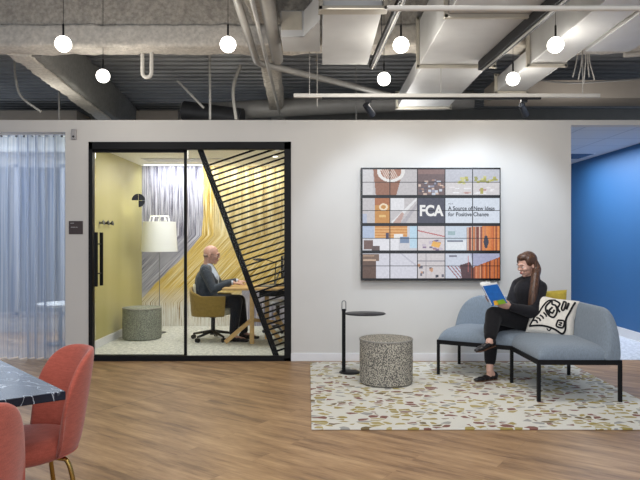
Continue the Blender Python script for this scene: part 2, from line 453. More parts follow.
struct('wall_left', b, 'wall_paint', 'greige painted partition around curtain and glass front')
b = nb(); box(b, -.322, 2.792, WY-.014, WY, 0, .09); struct('baseboard_back', b, 'white_trim', bevel=.003)
# meeting room
b = nb(); box(b, -2.84, -2.78, WY+TH, 9.74, 0, 2.5); struct('wall_meeting_left', b, 'olive_wall', 'glossy olive yellow side wall of the meeting room')
b = nb(); box(b, -2.78, -2.765, WY+TH, 9.68, 0, .1); struct('baseboard_meeting', b, 'white_trim')
b = nb(); box(b, -2.84, -.24, 9.68, 9.74, 0, 2.5); struct('wall_meeting_back', b, 'mural', 'meeting room back wall with purple and golden thread mural')
b = nb(); box(b, -.30, -.24, WY+TH, 9.68, 0, 2.5); struct('wall_meeting_right', b, 'greige_paint')
b = nb(); box(b, -2.84, -.24, WY+TH, 9.8, 2.5, 2.56); struct('ceiling_meeting_room', b, 'ceiling_white')
# corridor with the blue wall
b = nb(); box(b, 4.22, 4.34, WY+TH, 12, 0, 2.64); struct('wall_right', b, 'blue_paint', 'bright blue corridor wall')
b = nb(); box(b, 4.205, 4.22, WY+TH, 12, 0, .12); struct('baseboard_right', b, 'white_trim')
b = nb(); box(b, -.24, 4.34, 12, 12.1, 0, 2.64); struct('wall_corridor_end', b, 'wall_paint')
b = nb(); box(b, -.24, 5.2, WY+TH, 12.1, 2.622, 2.66); struct('ceiling_corridor', b, 'ceiling_tile', 'white ceiling tiles over the corridor')
# curtained room
b = nb(); box(b, -7, -2.84, WY+TH, 9.2, 2.62, 2.66); struct('ceiling_curtained_room', b, 'ceiling_white')
w = nb()
for x0, x1, z0, z1 in ((-7, -2.84, 0, .25), (-7, -2.84, 2.45, 2.62), (-3.05, -2.84, .25, 2.45)): box(w, x0, x1, 9.05, 9.15, z0, z1)
struct('wall_window_side', w, 'greige_paint')
w = nb()
for x in (-3.08, -3.75, -4.42, -5.09, -5.76): box(w, x-.03, x+.03, 9.03, 9.09, .25, 2.45)
for z in (.27, 2.43): box(w, -6.9, -3.05, 9.03, 9.09, z-.025, z+.025)
fr = struct('window_1', w, 'sensor_grey', 'white framed window behind the sheer curtain')
w = nb(); box(w, -6.9, -3.05, 9.055, 9.06, .25, 2.45); obj('window_pane', w, 'clear_glass', fr)
# metal deck ceiling
b = nb(); n = 0; ys = []
y = 1.5
while y < 11.5:
    ys += [(y, 3.75), (y+.09, 3.75), (y+.115, 3.81), (y+.175, 3.81)]; y += .2
prev = None
for yy, zz in ys:
    a = (b.verts.new((-7, yy, zz)), b.verts.new((7, yy, zz)))
    if prev: b.faces.new([prev[0], prev[1], a[1], a[0]])
    prev = a
struct('ceiling', b, 'deck_metal', 'dark corrugated metal roof deck', smooth=False)
b = nb(); box(b, -7, 7, 11.4, 11.5, 0, 3.85); struct('wall_far', b, 'far_wall')

# ceiling beams
def rough(bm, amp, sub=.14):
    return bm
def fire_beam(name, segs, mat, d=None, amp=.02):
    """long soft-edged sprayed beam: list of (a, b, w, h) bars"""
    bm = nb()
    for a, c, w_, h_ in segs:
        a, c = Vector(a), Vector(c); s = Vector((c-a)).normalized().cross(Vector((0, 0, 1))).normalized(); u = Vector((0, 0, 1))
        n_ = max(2, int((c-a).length/.07)); m_ = 24
        def fn(t, k, a=a, c=c, s=s, w_=w_, h_=h_):
            p = a.lerp(c, t); th = 2*math.pi*k+.13; cx, sx = math.cos(th), math.sin(th)
            e = .28; q = p+s*(w_/2*math.copysign(abs(cx)**e, cx))+u*(h_/2*math.copysign(abs(sx)**e, sx))
            nn = mnoise.noise(q*7)*amp+mnoise.noise(q*22)*amp*.6
            return q+(s*cx+u*sx)*nn
        g = surf(bm, fn, n_, m_, cv=True)
        bm.faces.new(g[0]); bm.faces.new(g[-1][::-1])
    return struct(name, bm, mat, d, angle=80)
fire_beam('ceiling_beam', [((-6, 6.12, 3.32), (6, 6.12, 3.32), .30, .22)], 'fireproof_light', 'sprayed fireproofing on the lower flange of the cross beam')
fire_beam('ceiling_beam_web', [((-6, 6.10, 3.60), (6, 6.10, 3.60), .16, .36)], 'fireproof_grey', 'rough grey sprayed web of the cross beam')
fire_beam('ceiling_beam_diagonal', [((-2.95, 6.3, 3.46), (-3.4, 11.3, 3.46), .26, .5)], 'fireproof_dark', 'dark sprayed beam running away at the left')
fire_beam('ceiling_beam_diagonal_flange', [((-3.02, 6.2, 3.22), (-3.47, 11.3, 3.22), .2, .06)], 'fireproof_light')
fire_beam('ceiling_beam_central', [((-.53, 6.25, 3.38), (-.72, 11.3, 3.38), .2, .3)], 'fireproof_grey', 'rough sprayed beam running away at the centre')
fire_beam('ceiling_beam_rear', [((-.50, 2.5, 3.55), (-.54, 5.9, 3.55), .24, .3)], 'fireproof_grey')
b = nb(); box(b, 2.25, 7, 8.0, 8.5, 3.18, 3.41); struct('ceiling_bulkhead', b, 'bulkhead_beige', 'beige plasterboard bulkhead above the corridor', bevel=.004)
b = nb(); box(b, -3.75, -2.5, 10.9, 11.38, 2.7, 3.62); box(b, -6, -4.2, 10.7, 11.38, 2.7, 3.58)
struct('wall_far_blocks', b, 'bulkhead_beige')

# ============================================================ CEILING SERVICES
def duct(name, label, sections, flanges, mat='duct_metal'):
    t = thing(name, label, 'duct', (sections[0][0], sections[0][2], sections[0][4]))
    m = nb()
    for s in sections: box(m, *s)
    wobj('duct_body', m, mat, t, bevel=.006)
    for f in flanges:
        x0, x1, y, z0, z1 = f[:5]; w_ = f[5] if len(f) > 5 else .035; m = nb()
        e = .03
        box(m, x0-e, x1+e, y-w_/2, y+w_/2, z0-e, z0-.001); box(m, x0-e, x1+e, y-w_/2, y+w_/2, z1+.001, z1+e)
        box(m, x0-e, x0-.001, y-w_/2, y+w_/2, z0-e, z1+e); box(m, x1+.001, x1+e, y-w_/2, y+w_/2, z0-e, z1+e)
        wobj('joint_flange', m, 'duct_flange', t, bevel=.003)
    return t
duct('air_duct', 'short pale duct with flat underside and flanged near end above the video wall', [(.02, .45, 4.45, 5.86, 3.0, 3.26)], [(.02, .45, 4.42, 3.0, 3.26, .1), (.02, .45, 4.18, 3.0, 3.26, .05)])
duct('air_duct', 'widest pale rectangular duct, running back from the top over the video wall', [(.94, 1.63, 3.0, 5.88, 3.0, 3.42), (.97, 1.60, 5.88, 7.9, 3.0, 3.16)], [(.94, 1.63, 4.55, 3.0, 3.42), (.94, 1.63, 5.86, 3.0, 3.42), (.97, 1.60, 7.7, 3.0, 3.16)])
duct('air_duct', 'narrow pale duct right of the long black linear light, with one flange', [(1.97, 2.29, 2.8, 5.86, 3.0, 3.36), (1.97, 2.29, 5.86, 7.0, 3.0, 3.16)], [(1.97, 2.29, 5.83, 3.0, 3.36), (1.97, 2.29, 6.9, 3.0, 3.16)])
duct('air_duct', 'pale branch duct joining the narrow duct near the upper corner', [(2.33, 2.72, 4.0, 5.45, 3.0, 3.3), (2.72, 3.8, 4.0, 5.0, 3.0, 3.3)], [(2.74, 3.8, 4.9, 3.0, 3.3, .04)])
# side box with sloping transition
t = thing('duct_box', 'pale square duct box with a sloping side left of the short duct', 'duct', (-.35, 5.3, 3.08))
m = nb(); box(m, -.34, -.14, 5.36, 5.78, 3.1, 3.33); prism(m, [(-.14, 5.36, 3.1), (-.14, 5.78, 3.1), (.0, 5.78, 3.1), (.0, 4.95, 3.1)], (0, 0, .23))
wobj('duct_body', m, 'duct_metal', t, bevel=.005)
m = nb(); box(m, -.335, -.155, 5.352, 5.36, 3.16, 3.32); wobj('access_panel', m, 'duct_flange', t, bevel=.002)

def pipe(name, label, pts, r, mat, cat='pipe', n=1):
    m = nb(); tube(m, pts, r, 14); return simple(name, m, mat, label, cat, angle=60)
pipe('water_pipe', 'grey pipe that bends and crosses below the deck beside the thick stub pipe', [(-.60, 2.6, 3.15), (-.64, 6.22, 3.15), (-.62, 6.34, 3.15), (-.52, 6.42, 3.15), (.88, 7.74, 3.15)], .034, 'pipe_grey')
pipe('water_pipe', 'thinnest grey pipe running straight back along the rough central beam', [(-.47, 2.6, 3.1), (-.56, 8.6, 3.1)], .018, 'pipe_grey')
pipe('water_pipe', 'thick capped pale pipe ending near the duct box', [(-.38, 2.6, 3.2), (-.435, 6.35, 3.2), (-.436, 6.39, 3.2), (-.436, 6.40, 3.2)], [.06, .06, .05, .03], 'pipe_grey')
U = [(-1.775, 6.2, 3.26), (-1.775, 6.2, 3.02)]+[(-1.775+.045-.045*math.cos(a), 6.2, 3.02-.05*math.sin(a)) for a in [math.pi*k/8 for k in range(1, 8)]]+[(-1.685, 6.2, 3.02), (-1.685, 6.2, 3.26)]
pipe('trap_pipe', 'white U-shaped trap pipe hanging below the cross beam', U, .019, 'pipe_white')
pipe('strut_channel', 'straight cream strut pipe across the top of the picture under the ducts', [(.39, 3.6, 2.69), (2.8, 3.6, 2.69)], .016, 'pipe_white')
pipe('round_duct', 'big grey round duct lying low behind the rough central beam', [(-1.9, 9.2, 3.24), (.6, 9.0, 3.32), (2.2, 8.9, 3.36)], .13, 'pipe_grey', 'duct')
t = thing('flexible_duct', 'black round duct with silver end above the meeting room glass', 'duct', (-2.0, 8.8, 3.2))
m = nb(); tube(m, [(-1.95, 8.9, 3.2), (-1.1, 8.75, 3.06)], .14, 20); wobj('duct_sleeve', m, 'dark_duct', t)
m = nb(); ball(m, (-1.95, 8.9, 3.2), (.05, .13, .13)); wobj('duct_cap', m, 'duct_grey', t)
pipe('conduit', 'thin curved grey conduit hanging down behind the dark beam', arc_pts([(-3.95, 8.0, 3.7), (-3.93, 8.0, 3.45), (-3.86, 8.0, 3.2), (-3.6, 8.0, 3.0)]), .016, 'pipe_grey')
pipe('conduit', 'curved grey conduit dropping beside the central beam', arc_pts([(-1.02, 8.0, 3.6), (-1.1, 8.0, 3.4), (-1.12, 8.0, 3.2), (-1.08, 8.0, 2.9)]), .022, 'duct_grey')
pipe('hanger_rod', 'thin vertical hanger rod right of the trap pipe', [(-1.42, 8.0, 2.9), (-1.42, 8.0, 3.75)], .016, 'pipe_grey')
pipe('brace_rod', 'slanting brace rod beside the thin vertical hanger', [(-1.84, 8.0, 3.4), (-1.5, 8.0, 3.05)], .016, 'pipe_grey')
pipe('hanger_rod', 'thin vertical rod between the left globes', [(-3.62, 8.6, 2.9), (-3.62, 8.6, 3.75)], .012, 'pipe_grey')
for i, (x, y_) in enumerate(((-.03, 6.6), (.5, 8.6))):
    pipe('hanger_rod', ['thin rod dropping from the duct box towards the long white track', 'thin rod dropping behind the sloping grey pipe'][i], [(x, y_, 2.76), (x, y_, 3.75)], .007, 'pipe_grey')
t = thing('cable_drop', 'loose pale cables hanging below the branch duct', 'cable', (2.65, 6.3, 3.05))
for k in range(5):
    x = 2.62+k*.035; m = nb(); tube(m, arc_pts([(x, 6.3, 3.76), (x, 6.3, 3.42), (x+.02*math.sin(k), 6.32, 3.2), (x-.05+.02*k, 6.3, 3.0-.03*(k % 3))]), .006, 6); wobj('cable', m, 'pipe_white', t)
t = thing('junction_cluster', 'small white junction fitting with stub pipes at the far upper corner', 'fitting', (3.2, 6.2, 3.3))
m = nb(); box(m, 3.05, 3.35, 6.1, 6.2, 3.2, 3.27); tube(m, [(3.0, 6.12, 3.17), (3.4, 6.12, 3.2)], .025); tube(m, [(3.2, 6.15, 3.27), (3.2, 6.15, 3.75)], .012); wobj('fitting_body', m, 'pipe_white', t, bevel=.004)
pipe('conduit', 'dark cable running level beneath the cable drop', arc_pts([(2.4, 7.2, 3.22), (2.9, 7.2, 3.17), (3.5, 7.2, 3.2), (4.4, 7.2, 3.26)]), .01, 'pipe_grey')

# linear black lights, seen running back
def linear_light(label, a, c, w_, h_):
    t = thing('linear_light', label, 'light fixture', a); a, c = Vector(a), Vector(c)
    m = nb(); bar(m, a, c, w_, h_); wobj('housing', m, 'black_metal', t, bevel=.003)
    m = nb(); off = Vector((.0, 0, -h_/2-.004)); bar(m, a+off, c+off, w_*.22, .008); wobj('diffuser', m, 'duct_grey', t)
    d = (c-a).normalized()
    for s in (.25, .75):
        p = a.lerp(c, s); m = nb(); tube(m, [p+Vector((0, 0, h_/2)), (p.x, p.y, 3.72)], .004, 6); wobj('hanger_wire', m, 'dark_metal', t)
linear_light('long black linear light hanging between the two pale ducts', (1.495, 5.72, 2.95), (1.64, 3.3, 2.95), .075, .08)
linear_light('slim black linear light right of the short duct', (.495, 5.9, 3.0), (.60, 3.3, 3.0), .05, .05)

# spotlight track
t = thing('light_track', 'long white lighting track with black spotlights in front of the wall', 'light fixture', (-.25, 5.9, 2.706))
m = nb(); box(m, -.25, 2.66, 5.88, 5.92, 2.70, 2.735); wobj('track_rail', m, 'pipe_white', t, bevel=.002)
m = nb(); box(m, .02, 2.1, 5.885, 5.915, 2.683, 2.70); wobj('track_insert', m, 'black_metal', t)
for x in (-.1, 1.15, 2.5):
    m = nb(); tube(m, [(x, 5.9, 2.73), (x, 5.9, 3.72)], .004, 6); wobj('hanger_rod', m, 'pipe_grey', t)
for x in (.46, 1.94):
    m = nb(); box(m, x-.03, x+.03, 5.885, 5.915, 2.655, 2.684); hd = wobj('spotlight_head', m, 'black_metal', t)
    m = nb(); tube(m, [(x, 5.9, 2.66), (x+.005, 5.9, 2.63)], .008, 8); tube(m, [(x-.03, 5.88, 2.63), (x+.045, 5.98, 2.55)], [.028, .034], 16); wobj('spotlight_can', m, 'black_metal', hd)

# globe pendants
def globe(px, py, y_, r, label):
    c = P(px, py, y_); t = thing('globe_pendant', label, 'pendant light', c, group='glowing globe pendants')
    m = nb(); ball(m, (0, 0, 0), r, seg=28, rings=18); obj('globe', m, 'globe_glow', t)
    m = nb(); lathe(m, [(0, r-.004), (.008, r-.002), (.008, r+.09), (.004, r+.10), (0, r+.10)], seg=12); obj('stem', m, 'black_metal', t)
    m = nb(); tube(m, [(0, 0, r+.095), (0, 0, 3.74-c.z)], .0022, 6); obj('cord', m, 'black_metal', t)
    l = bpy.data.lights.new('globe_lamp', 'POINT'); l.energy = 8.5; l.color = (1, .95, .86); l.shadow_soft_size = r*1.3
    lo = bpy.data.objects.new('globe_lamp', l); COL.objects.link(lo); lo.location = (0, 0, -r*2.4); lo.parent = t
globe(63.3, 44, 5.0, .064, 'globe pendant in front of the beam, the one nearest the curtain')
globe(103, 76, 6.0, .064, 'lower hanging globe pendant in front of the dark sloping beam')
globe(228, 44.5, 5.0, .064, 'globe pendant in front of the beam, beside the bent grey pipe')
globe(401, 45, 5.0, .064, 'globe pendant between slim black linear light and widest duct')
globe(384, 79, 6.0, .064, 'lower globe pendant directly over the video wall screen')
globe(513, 79, 6.0, .064, 'lower globe pendant beside the far end of the narrow duct')
globe(555.5, 45, 5.0, .064, 'globe pendant in front of the narrow duct, nearest the blue wall')

# ============================================================ GLASS FRONT
b = nb(); x0, x1 = -2.567, -.322
fy0, fy1 = WY-.01, WY+.07
box(b, x0, x0+.04, fy0, fy1, .0, 2.434); box(b, x1-.075, x1, fy0, fy1, 0, 2.434)
box(b, x0, x1, fy0, fy1, 2.352, 2.434); box(b, x0, x1, fy0, fy1, 0, .035); box(b, x0, x1, WY-.0, WY+.05, .035, .055)
st = struct('door_frame_1', b, 'black_metal', 'black metal frame of the glazed meeting room front', bevel=.002)
b = nb(); box(b, -1.475, x1-.075, WY+.03, WY+.038, .05, 2.355); g = struct('window_2', b, 'clear_glass', 'clear glass pane beside the sliding door')
# sliding door
b = nb(); dx0, dx1 = -2.527, -1.492; dy0, dy1 = WY+.045, WY+.075
box(b, dx1-.03, dx1, dy0, dy1, .04, 2.35)
box(b, dx0, dx1, dy0, dy1, 2.325, 2.352); box(b, dx0, dx1, dy0, dy1, .035, .06)
d = struct('door_1', b, 'black_metal', 'sliding glass door with slim black frame')
b = nb(); box(b, dx0+.01, dx1-.03, WY+.056, WY+.064, .05, 2.33); obj('glass_pane', b, 'clear_glass', d)
b = nb()
for yy in (WY-.03, WY+.14):
    tube(b, [(-2.478, yy, .83), (-2.478, yy, 1.43)], .02, 14)
    for z in (.97, 1.3): tube(b, [(-2.478, yy, z), (-2.478, WY+.06, z)], .008, 8)
obj('door_handle', b, 'black_metal', d, label='pair of vertical black pull bars')
# quadrant disc decal on the glass
b = nb(); cx, cz = (138.5-320)/F*(WY+.055), H-(200.5-240)/F*(WY+.055); R = .073
for q0 in (0, 90, 270):
    a0 = math.radians(q0); off = Vector((math.cos(a0+math.pi/4), 0, math.sin(a0+math.pi/4)))*.003
    pts = [Vector((cx, WY+.050, cz))+off]+[Vector((cx+R*math.cos(a0+math.pi/2*k/12), WY+.050, cz+R*math.sin(a0+math.pi/2*k/12)))+off for k in range(13)]
    prism(b, pts, (0, .003, 0))
obj('disc_decal', b, 'black_plastic', d, label='black three-quarter disc mark on the glass')
# triangular slatted screen
t = thing('slatted_screen', 'black triangular screen of sloping slats behind the glass by the desk', 'screen', (-.8, WY+.11, 0))
def G(px, py, y_=WY+.11): return P(px, py, y_)
m = nb(); a, c = G(199.8, 148), G(276.8, 357.5); bar(m, a, c, .03, .062)
wobj('diagonal_post', m, 'black_metal', t)
def dxat(py): return 201.5+(py-148)*(80/209.5)
m = nb(); xr = 287
k = 0
while True:
    yr = 139+5.96*k; k += 1
    # intersection with the diagonal: y = yr + .335*(xr-x) ; x = dxat(y)
    y0_ = yr+.335*xr; xx = (199.8+(y0_-148)*.3675)/(1+.335*.3675); yl = y0_-.335*xx
    if yr > 352: break
    xe = xr; ye = yr
    if ye < 147: ye = 147; xe = (y0_-147)/.335
    if yl > 356: yl = 356; xx = (y0_-356)/.335
    if xe-xx < 2: continue
    bar(m, G(xx, yl), G(xe, ye), .02, .0195)
wobj('slats', m, 'black_metal', t)

# sign and sensor
t = thing('room_sign', 'small square dark brown room sign beside the glass door', 'sign', (-2.71, WY-.008, 1.485))
m = nb(); box(m, -2.788, -2.634, WY-.01, WY, 1.41, 1.556); wobj('plate', m, 'sign_brown', t, bevel=.002)
for x0_, x1_, z in ((-2.77, -2.73, 1.532), (-2.765, -2.715, 1.487), (-2.71, -2.69, 1.487)):
    m = nb(); box(m, x0_, x1_, WY-.0115, WY-.0100, z-.004, z+.004); wobj('lettering', m, 'sensor_grey', t)
t = thing('wall_sensor', 'small grey sensor box high on the wall next to the curtain', 'sensor', (-2.72, WY, 2.51))
m = nb(); box(m, -2.755, -2.70, WY-.03, WY, 2.46, 2.575); wobj('housing', m, 'sensor_grey', t, bevel=.006)
m = nb(); ball(m, (-2.73, WY-.03, 2.49), (.012, .008, .012)); wobj('lens', m, 'dark_metal', t)

# curtain
t = thing('sheer_curtain', 'full height pale blue sheer curtain hanging in the opening', 'curtain', (-3.6, WY+.1, 0))
m = nb()
def cur(u, v):
    x = -5.0+u*2.165; z = .012+v*2.515
    amp = .055+.018*math.sin(u*9); y_ = WY+.14+amp*math.sin(u*2*math.pi*20+.9*math.sin(u*23)+.25*math.sin(v*2+u*40))+.008*math.sin(u*170+v*3)
    return Vector((x+.006*math.sin(v*4+u*60), y_, z))
surf(m, cur, 330, 26)
wobj('cloth', m, 'sheer_curtain', t, angle=180)
m = nb(); box(m, -5.0, -2.832, WY+.125, WY+.155, 2.53, 2.545); wobj('curtain_rail', m, 'white_trim', t)
for k in range(26):
    m = nb(); ball(m, (-4.98+k*.0855, WY+.14, 2.522), (.016, .012, .014), seg=8, rings=6); wobj('glider_hook', m, 'steel_grey', t)
# neighbouring building through the window
t = thing('office_building', 'pale blue office building seen through the sheer curtain', 'building', (-12.5, 26, 0))
m = nb(); box(m, -17, -10.3, 26, 30, -6, 4.2); wobj('facade', m, 'facade', t)
for r_ in range(5):
    for c_ in range(5):
        m = nb(); x = -16.2+c_*1.2; z = -1.8+r_*1.15; box(m, x, x+.8, 25.96, 26.02, z, z+.75); wobj('window', m, 'facade_window', t)
# chair and table glimpsed behind the curtain
t = thing('side_table', 'low pale table glimpsed behind the curtain', 'table', (-3.35, 8.0, 0))
m = nb(); lathe(m, [(0, .5), (.3, .5), (.3, .53), (0, .53)], seg=28); obj('table_top', m, 'white_plastic', t)
m = nb(); lathe(m, [(0, 0), (.16, 0), (.16, .015), (.025, .03), (.02, .5), (0, .5)], seg=20); obj('pedestal', m, 'dark_metal', t)

# ============================================================ VIDEO WALL
random.seed(3)
shapes = []
def sh(c, *pts): shapes.append((c, pts, min(p[0] for p in pts), max(p[0] for p in pts), min(p[1] for p in pts), max(p[1] for p in pts)))
def rc(c, x0, y0, x1, y1): sh(c, (x0, y0), (x1, y0), (x1, y1), (x0, y1))
# row 1, columns 1-2
rc((196, 192, 194), 361, 168, 418, 224)
sh((150, 104, 82), (373, 168), (404, 168), (396, 196), (376, 196)); rc((172, 108, 66), 375, 196, 389.6, 205); rc((198, 140, 70), 375, 205, 390, 224)
rc((208, 206, 208), 362, 170, 373, 195)
def ring(c, cx, cy, r0, r1, n=22):
    for k in range(n):
        a, b_ = 2*math.pi*k/n, 2*math.pi*(k+1)/n
        sh(c, (cx+r0*math.cos(a), cy+r0*.8*math.sin(a)), (cx+r1*math.cos(a), cy+r1*.8*math.sin(a)), (cx+r1*math.cos(b_), cy+r1*.8*math.sin(b_)), (cx+r0*math.cos(b_), cy+r0*.8*math.sin(b_)))
ring((168, 120, 100), 391, 171, 0, 11)
for k in range(7): sh((222, 206, 196), (380+2*k, 168), (381+2*k, 168), (388+2*k, 181), (387+2*k, 181))
ring((232, 230, 228), 391, 171, 10.5, 14)
for c0 in (374, 389): pass
ring((238, 220, 190), 383.5, 207, 2.5, 4.5, 14); rc((228, 190, 120), 379, 215, 386, 217.5)
sh((176, 172, 178), (400, 224), (417.5, 202), (417.5, 206), (405, 224)); sh((226, 226, 228), (391, 222), (417, 197), (417, 200), (395, 224))
sh((190, 160, 152), (392, 224), (402, 212), (404, 214), (400, 224)); rc((226, 226, 230), 391, 198, 404, 210)
rc((178, 186, 206), 362, 214, 367, 224)
# row 1 column 3
rc((112, 92, 92), 418, 168, 445, 196); rc((140, 112, 108), 418, 168, 445, 174)
for k in range(34):
    x, y_ = random.uniform(418, 442), random.uniform(179, 194); rc(random.choice([(200, 206, 220), (150, 150, 170), (90, 84, 96), (214, 190, 176), (176, 140, 124)]), x, y_, x+random.uniform(1.5, 4), y_+random.uniform(1, 2.5))
# row 1 columns 4-5
rc((196, 198, 208), 445, 168, 501, 182); rc((214, 210, 212), 445, 182, 501, 196)
for k in range(26):
    x = random.choice([random.uniform(457, 466), random.uniform(474, 496)]); y_ = random.uniform(176, 182); rc(random.choice([(186, 182, 96), (206, 204, 140), (160, 160, 96)]), x, y_, x+3, y_+2.2)
for k in range(16):
    x = random.uniform(447, 492); y_ = random.uniform(186, 193); rc(random.choice([(232, 228, 230), (190, 150, 146), (214, 180, 170), (236, 236, 240)]), x, y_, x+random.uniform(3, 8), y_+1.4)
rc((176, 168, 90), 480, 188, 483, 194)
# row 2
rc((72, 72, 88), 418, 197, 445, 224); rc((214, 222, 234), 445, 197, 501, 224)
# row 3
rc((206, 206, 212), 361, 225, 418, 252); rc((176, 190, 214), 361, 225, 374, 238)
rc((206, 142, 78), 375, 225, 407, 238)
for k in range(4): rc((226, 176, 112), 375, 228+k*2.8, 407, 229+k*2.8)
rc((236, 234, 232), 394, 234, 403, 239); rc((186, 214, 232), 410, 225, 417, 248); rc((120, 140, 170), 400, 237, 409, 243); rc((226, 226, 232), 373, 239, 399, 252)
rc((112, 88, 82), 364, 240, 373, 249); rc((96, 80, 78), 372, 246, 380, 252); rc((70, 66, 90), 386, 233, 389, 239)
rc((214, 206, 208), 418, 225, 445, 252); sh((186, 110, 110), (418, 230), (445, 236), (445, 237.2), (418, 231.2))
for k in range(16):
    x, y_ = random.uniform(419, 440), random.uniform(238, 250); rc(random.choice([(140, 120, 150), (196, 186, 200), (170, 130, 120), (110, 104, 130)]), x, y_, x+3.5, y_+1.6)
sh((232, 178, 92), (433, 241), (441, 243), (439, 248), (431, 246))
rc((200, 212, 226), 445, 225, 470, 252); rc((158, 182, 188), 448, 231, 455, 235); rc((226, 230, 236), 446, 240, 466, 250); rc((120, 124, 140), 447, 240.5, 463, 241.8)
for k in range(9):
    x = 467+k*3.8; rc([(140, 76, 60), (206, 130, 84), (122, 60, 44)][k % 3] if k < 5 else [(202, 108, 46), (150, 74, 34), (216, 130, 62)][k % 3], x, 227-k*.2, x+3.9, 252)
    rc((226, 196, 176) if k < 4 else (224, 140, 70), x+.6, 227-k*.2, x+1.6, 252)
sh((52, 50, 66), (484.5, 237), (486, 234.5), (487.5, 237), (489, 242), (487, 248), (485, 248), (483.5, 242))
# row 4
rc((210, 210, 220), 361, 252, 418, 280); rc((98, 76, 66), 361, 258, 376, 280); rc((120, 98, 84), 361, 254, 379, 261); rc((176, 146, 122), 363, 255, 374, 256.5); rc((196, 168, 146), 363, 259.5, 376, 261)
sh((188, 188, 200), (400, 252), (418, 266), (418, 268), (398, 252))
rc((206, 200, 202), 418, 252, 445, 280); rc((150, 146, 154), 418, 260.5, 445, 261.3); rc((150, 146, 154), 425.5, 252, 426.3, 280)
for k in range(16):
    x, y_ = random.choice([(419, 264), (434, 262), (430, 268), (436, 274), (420, 272), (441, 275)]); x += random.uniform(-1, 2); y_ += random.uniform(-1, 2); rc(random.choice([(60, 62, 72), (196, 150, 120), (110, 110, 124)]), x, y_, x+2.2, y_+2.6)
rc((202, 208, 222), 445, 252, 501, 280); rc((120, 120, 134), 449, 255, 457, 257)
for k in range(5): sh((150, 104, 110), (447+k*3.6, 266), (448.4+k*3.6, 266), (460+k*3.6, 280), (458.6+k*3.6, 280))
sh((84, 58, 62), (460, 265), (470, 262), (480, 280), (462, 280))
sh((168, 170, 198), (470, 253), (501, 253), (501, 257), (474, 268))
for k in range(8):
    x = 471+k*3.9; yt = 268-k*1.5; sh([(122, 66, 48), (188, 108, 70), (142, 78, 50), (196, 98, 42)][k % 4], (x, yt), (x+3.9, yt-1.4), (x+3.9, 280), (x, 280)); rc((214, 150, 110) if k < 4 else (216, 122, 58), x+1, yt, x+2, 280)
rc((186, 104, 100), 468.2, 256, 468.8, 272)
def inpoly(x, y_, pts):
    r = False; j = len(pts)-1
    for i in range(len(pts)):
        xi, yi = pts[i]; xj, yj = pts[j]
        if (yi > y_) != (yj > y_) and x < (xj-xi)*(y_-yi)/(yj-yi)+xi: r = not r
        j = i
    return r
def pict(x, y_):
    c = (200, 200, 206)
    for s in shapes:
        if s[2] <= x <= s[3] and s[4] <= y_ <= s[5] and inpoly(x, y_, s[1]): c = s[0]
    n_ = mnoise.noise(Vector((x*.5, y_*.5, 0)))*10+mnoise.noise(Vector((x*1.7, y_*1.7, 5)))*9
    return [lin(min(255, max(0, v+n_))) for v in c]
VY = WY-.075
vw = thing('video_wall', 'big grid of screens with FCA lettering on the white wall', 'screen', (1.233, VY, 1.52))
sc_ = VY/F
m = nb(); box(m, (361-320)*sc_, (500.8-320)*sc_, VY+.004, WY, H-(280.6-240)*sc_, H-(167.6-240)*sc_); wobj('backing_frame', m, 'screen_black', vw, bevel=.003)
colx = [362.2, 389.9, 417.4, 445.0, 472.6, 500.0]; rows = [(169.4, 195.0), (198.1, 223.0), (226.1, 250.4), (253.5, 278.3)]
for (ya, yb) in rows:
    for ci in range(5):
        xa, xb = colx[ci]+.42, colx[ci+1]-.42; bm = nb()
        ym = (ya+yb)/2
        lay = bm.loops.layers.float_color.new('Col')
        for (v0, v1) in ((ya, ym-.3), (ym+.3, yb)):
            nx, ny = 44, 21
            gv = [[bm.verts.new(((xa+(xb-xa)*i/nx-320)*sc_, VY, H-(v0+(v1-v0)*j/ny-240)*sc_)) for j in range(ny+1)] for i in range(nx+1)]
            for i in range(nx):
                for j in range(ny):
                    f = bm.faces.new([gv[i][j], gv[i][j+1], gv[i+1][j+1], gv[i+1][j]])
                    c = pict(xa+(xb-xa)*(i+.5)/nx, v0+(v1-v0)*(j+.5)/ny)
                    for l in f.loops: l[lay] = (*c, 1)
        bmesh.ops.translate(bm, verts=bm.verts, vec=-vw.location)
        me = bpy.data.meshes.new('display_panel'); bm.to_mesh(me); bm.free(); me.materials.append(MATS['screen_picture'])
        o = bpy.data.objects.new('display_panel', me); COL.objects.link(o); o.parent = vw
def T(s, px, py, hpx, wpx, mat, bold=0, name='lettering'):
    p = Vector(((px-320)*sc_, VY-.002, H-(py-240)*sc_))-vw.location
    return text_obj(name, s, hpx*sc_/.70, p, mat, vw, bold, wpx*sc_)
T('FCA', 419.3, 215.6, 10.3, 23.8, 'screen_white', .006)
T('A Source of New Ideas', 448.2, 210.2, 3.9, 46.5, 'screen_ink', .0012)
T('for Positive Change', 448.2, 216.2, 3.9, 40.5, 'screen_ink', .0012)
T('FCA', 448.4, 204.4, 1.3, 4.5, 'screen_ink')
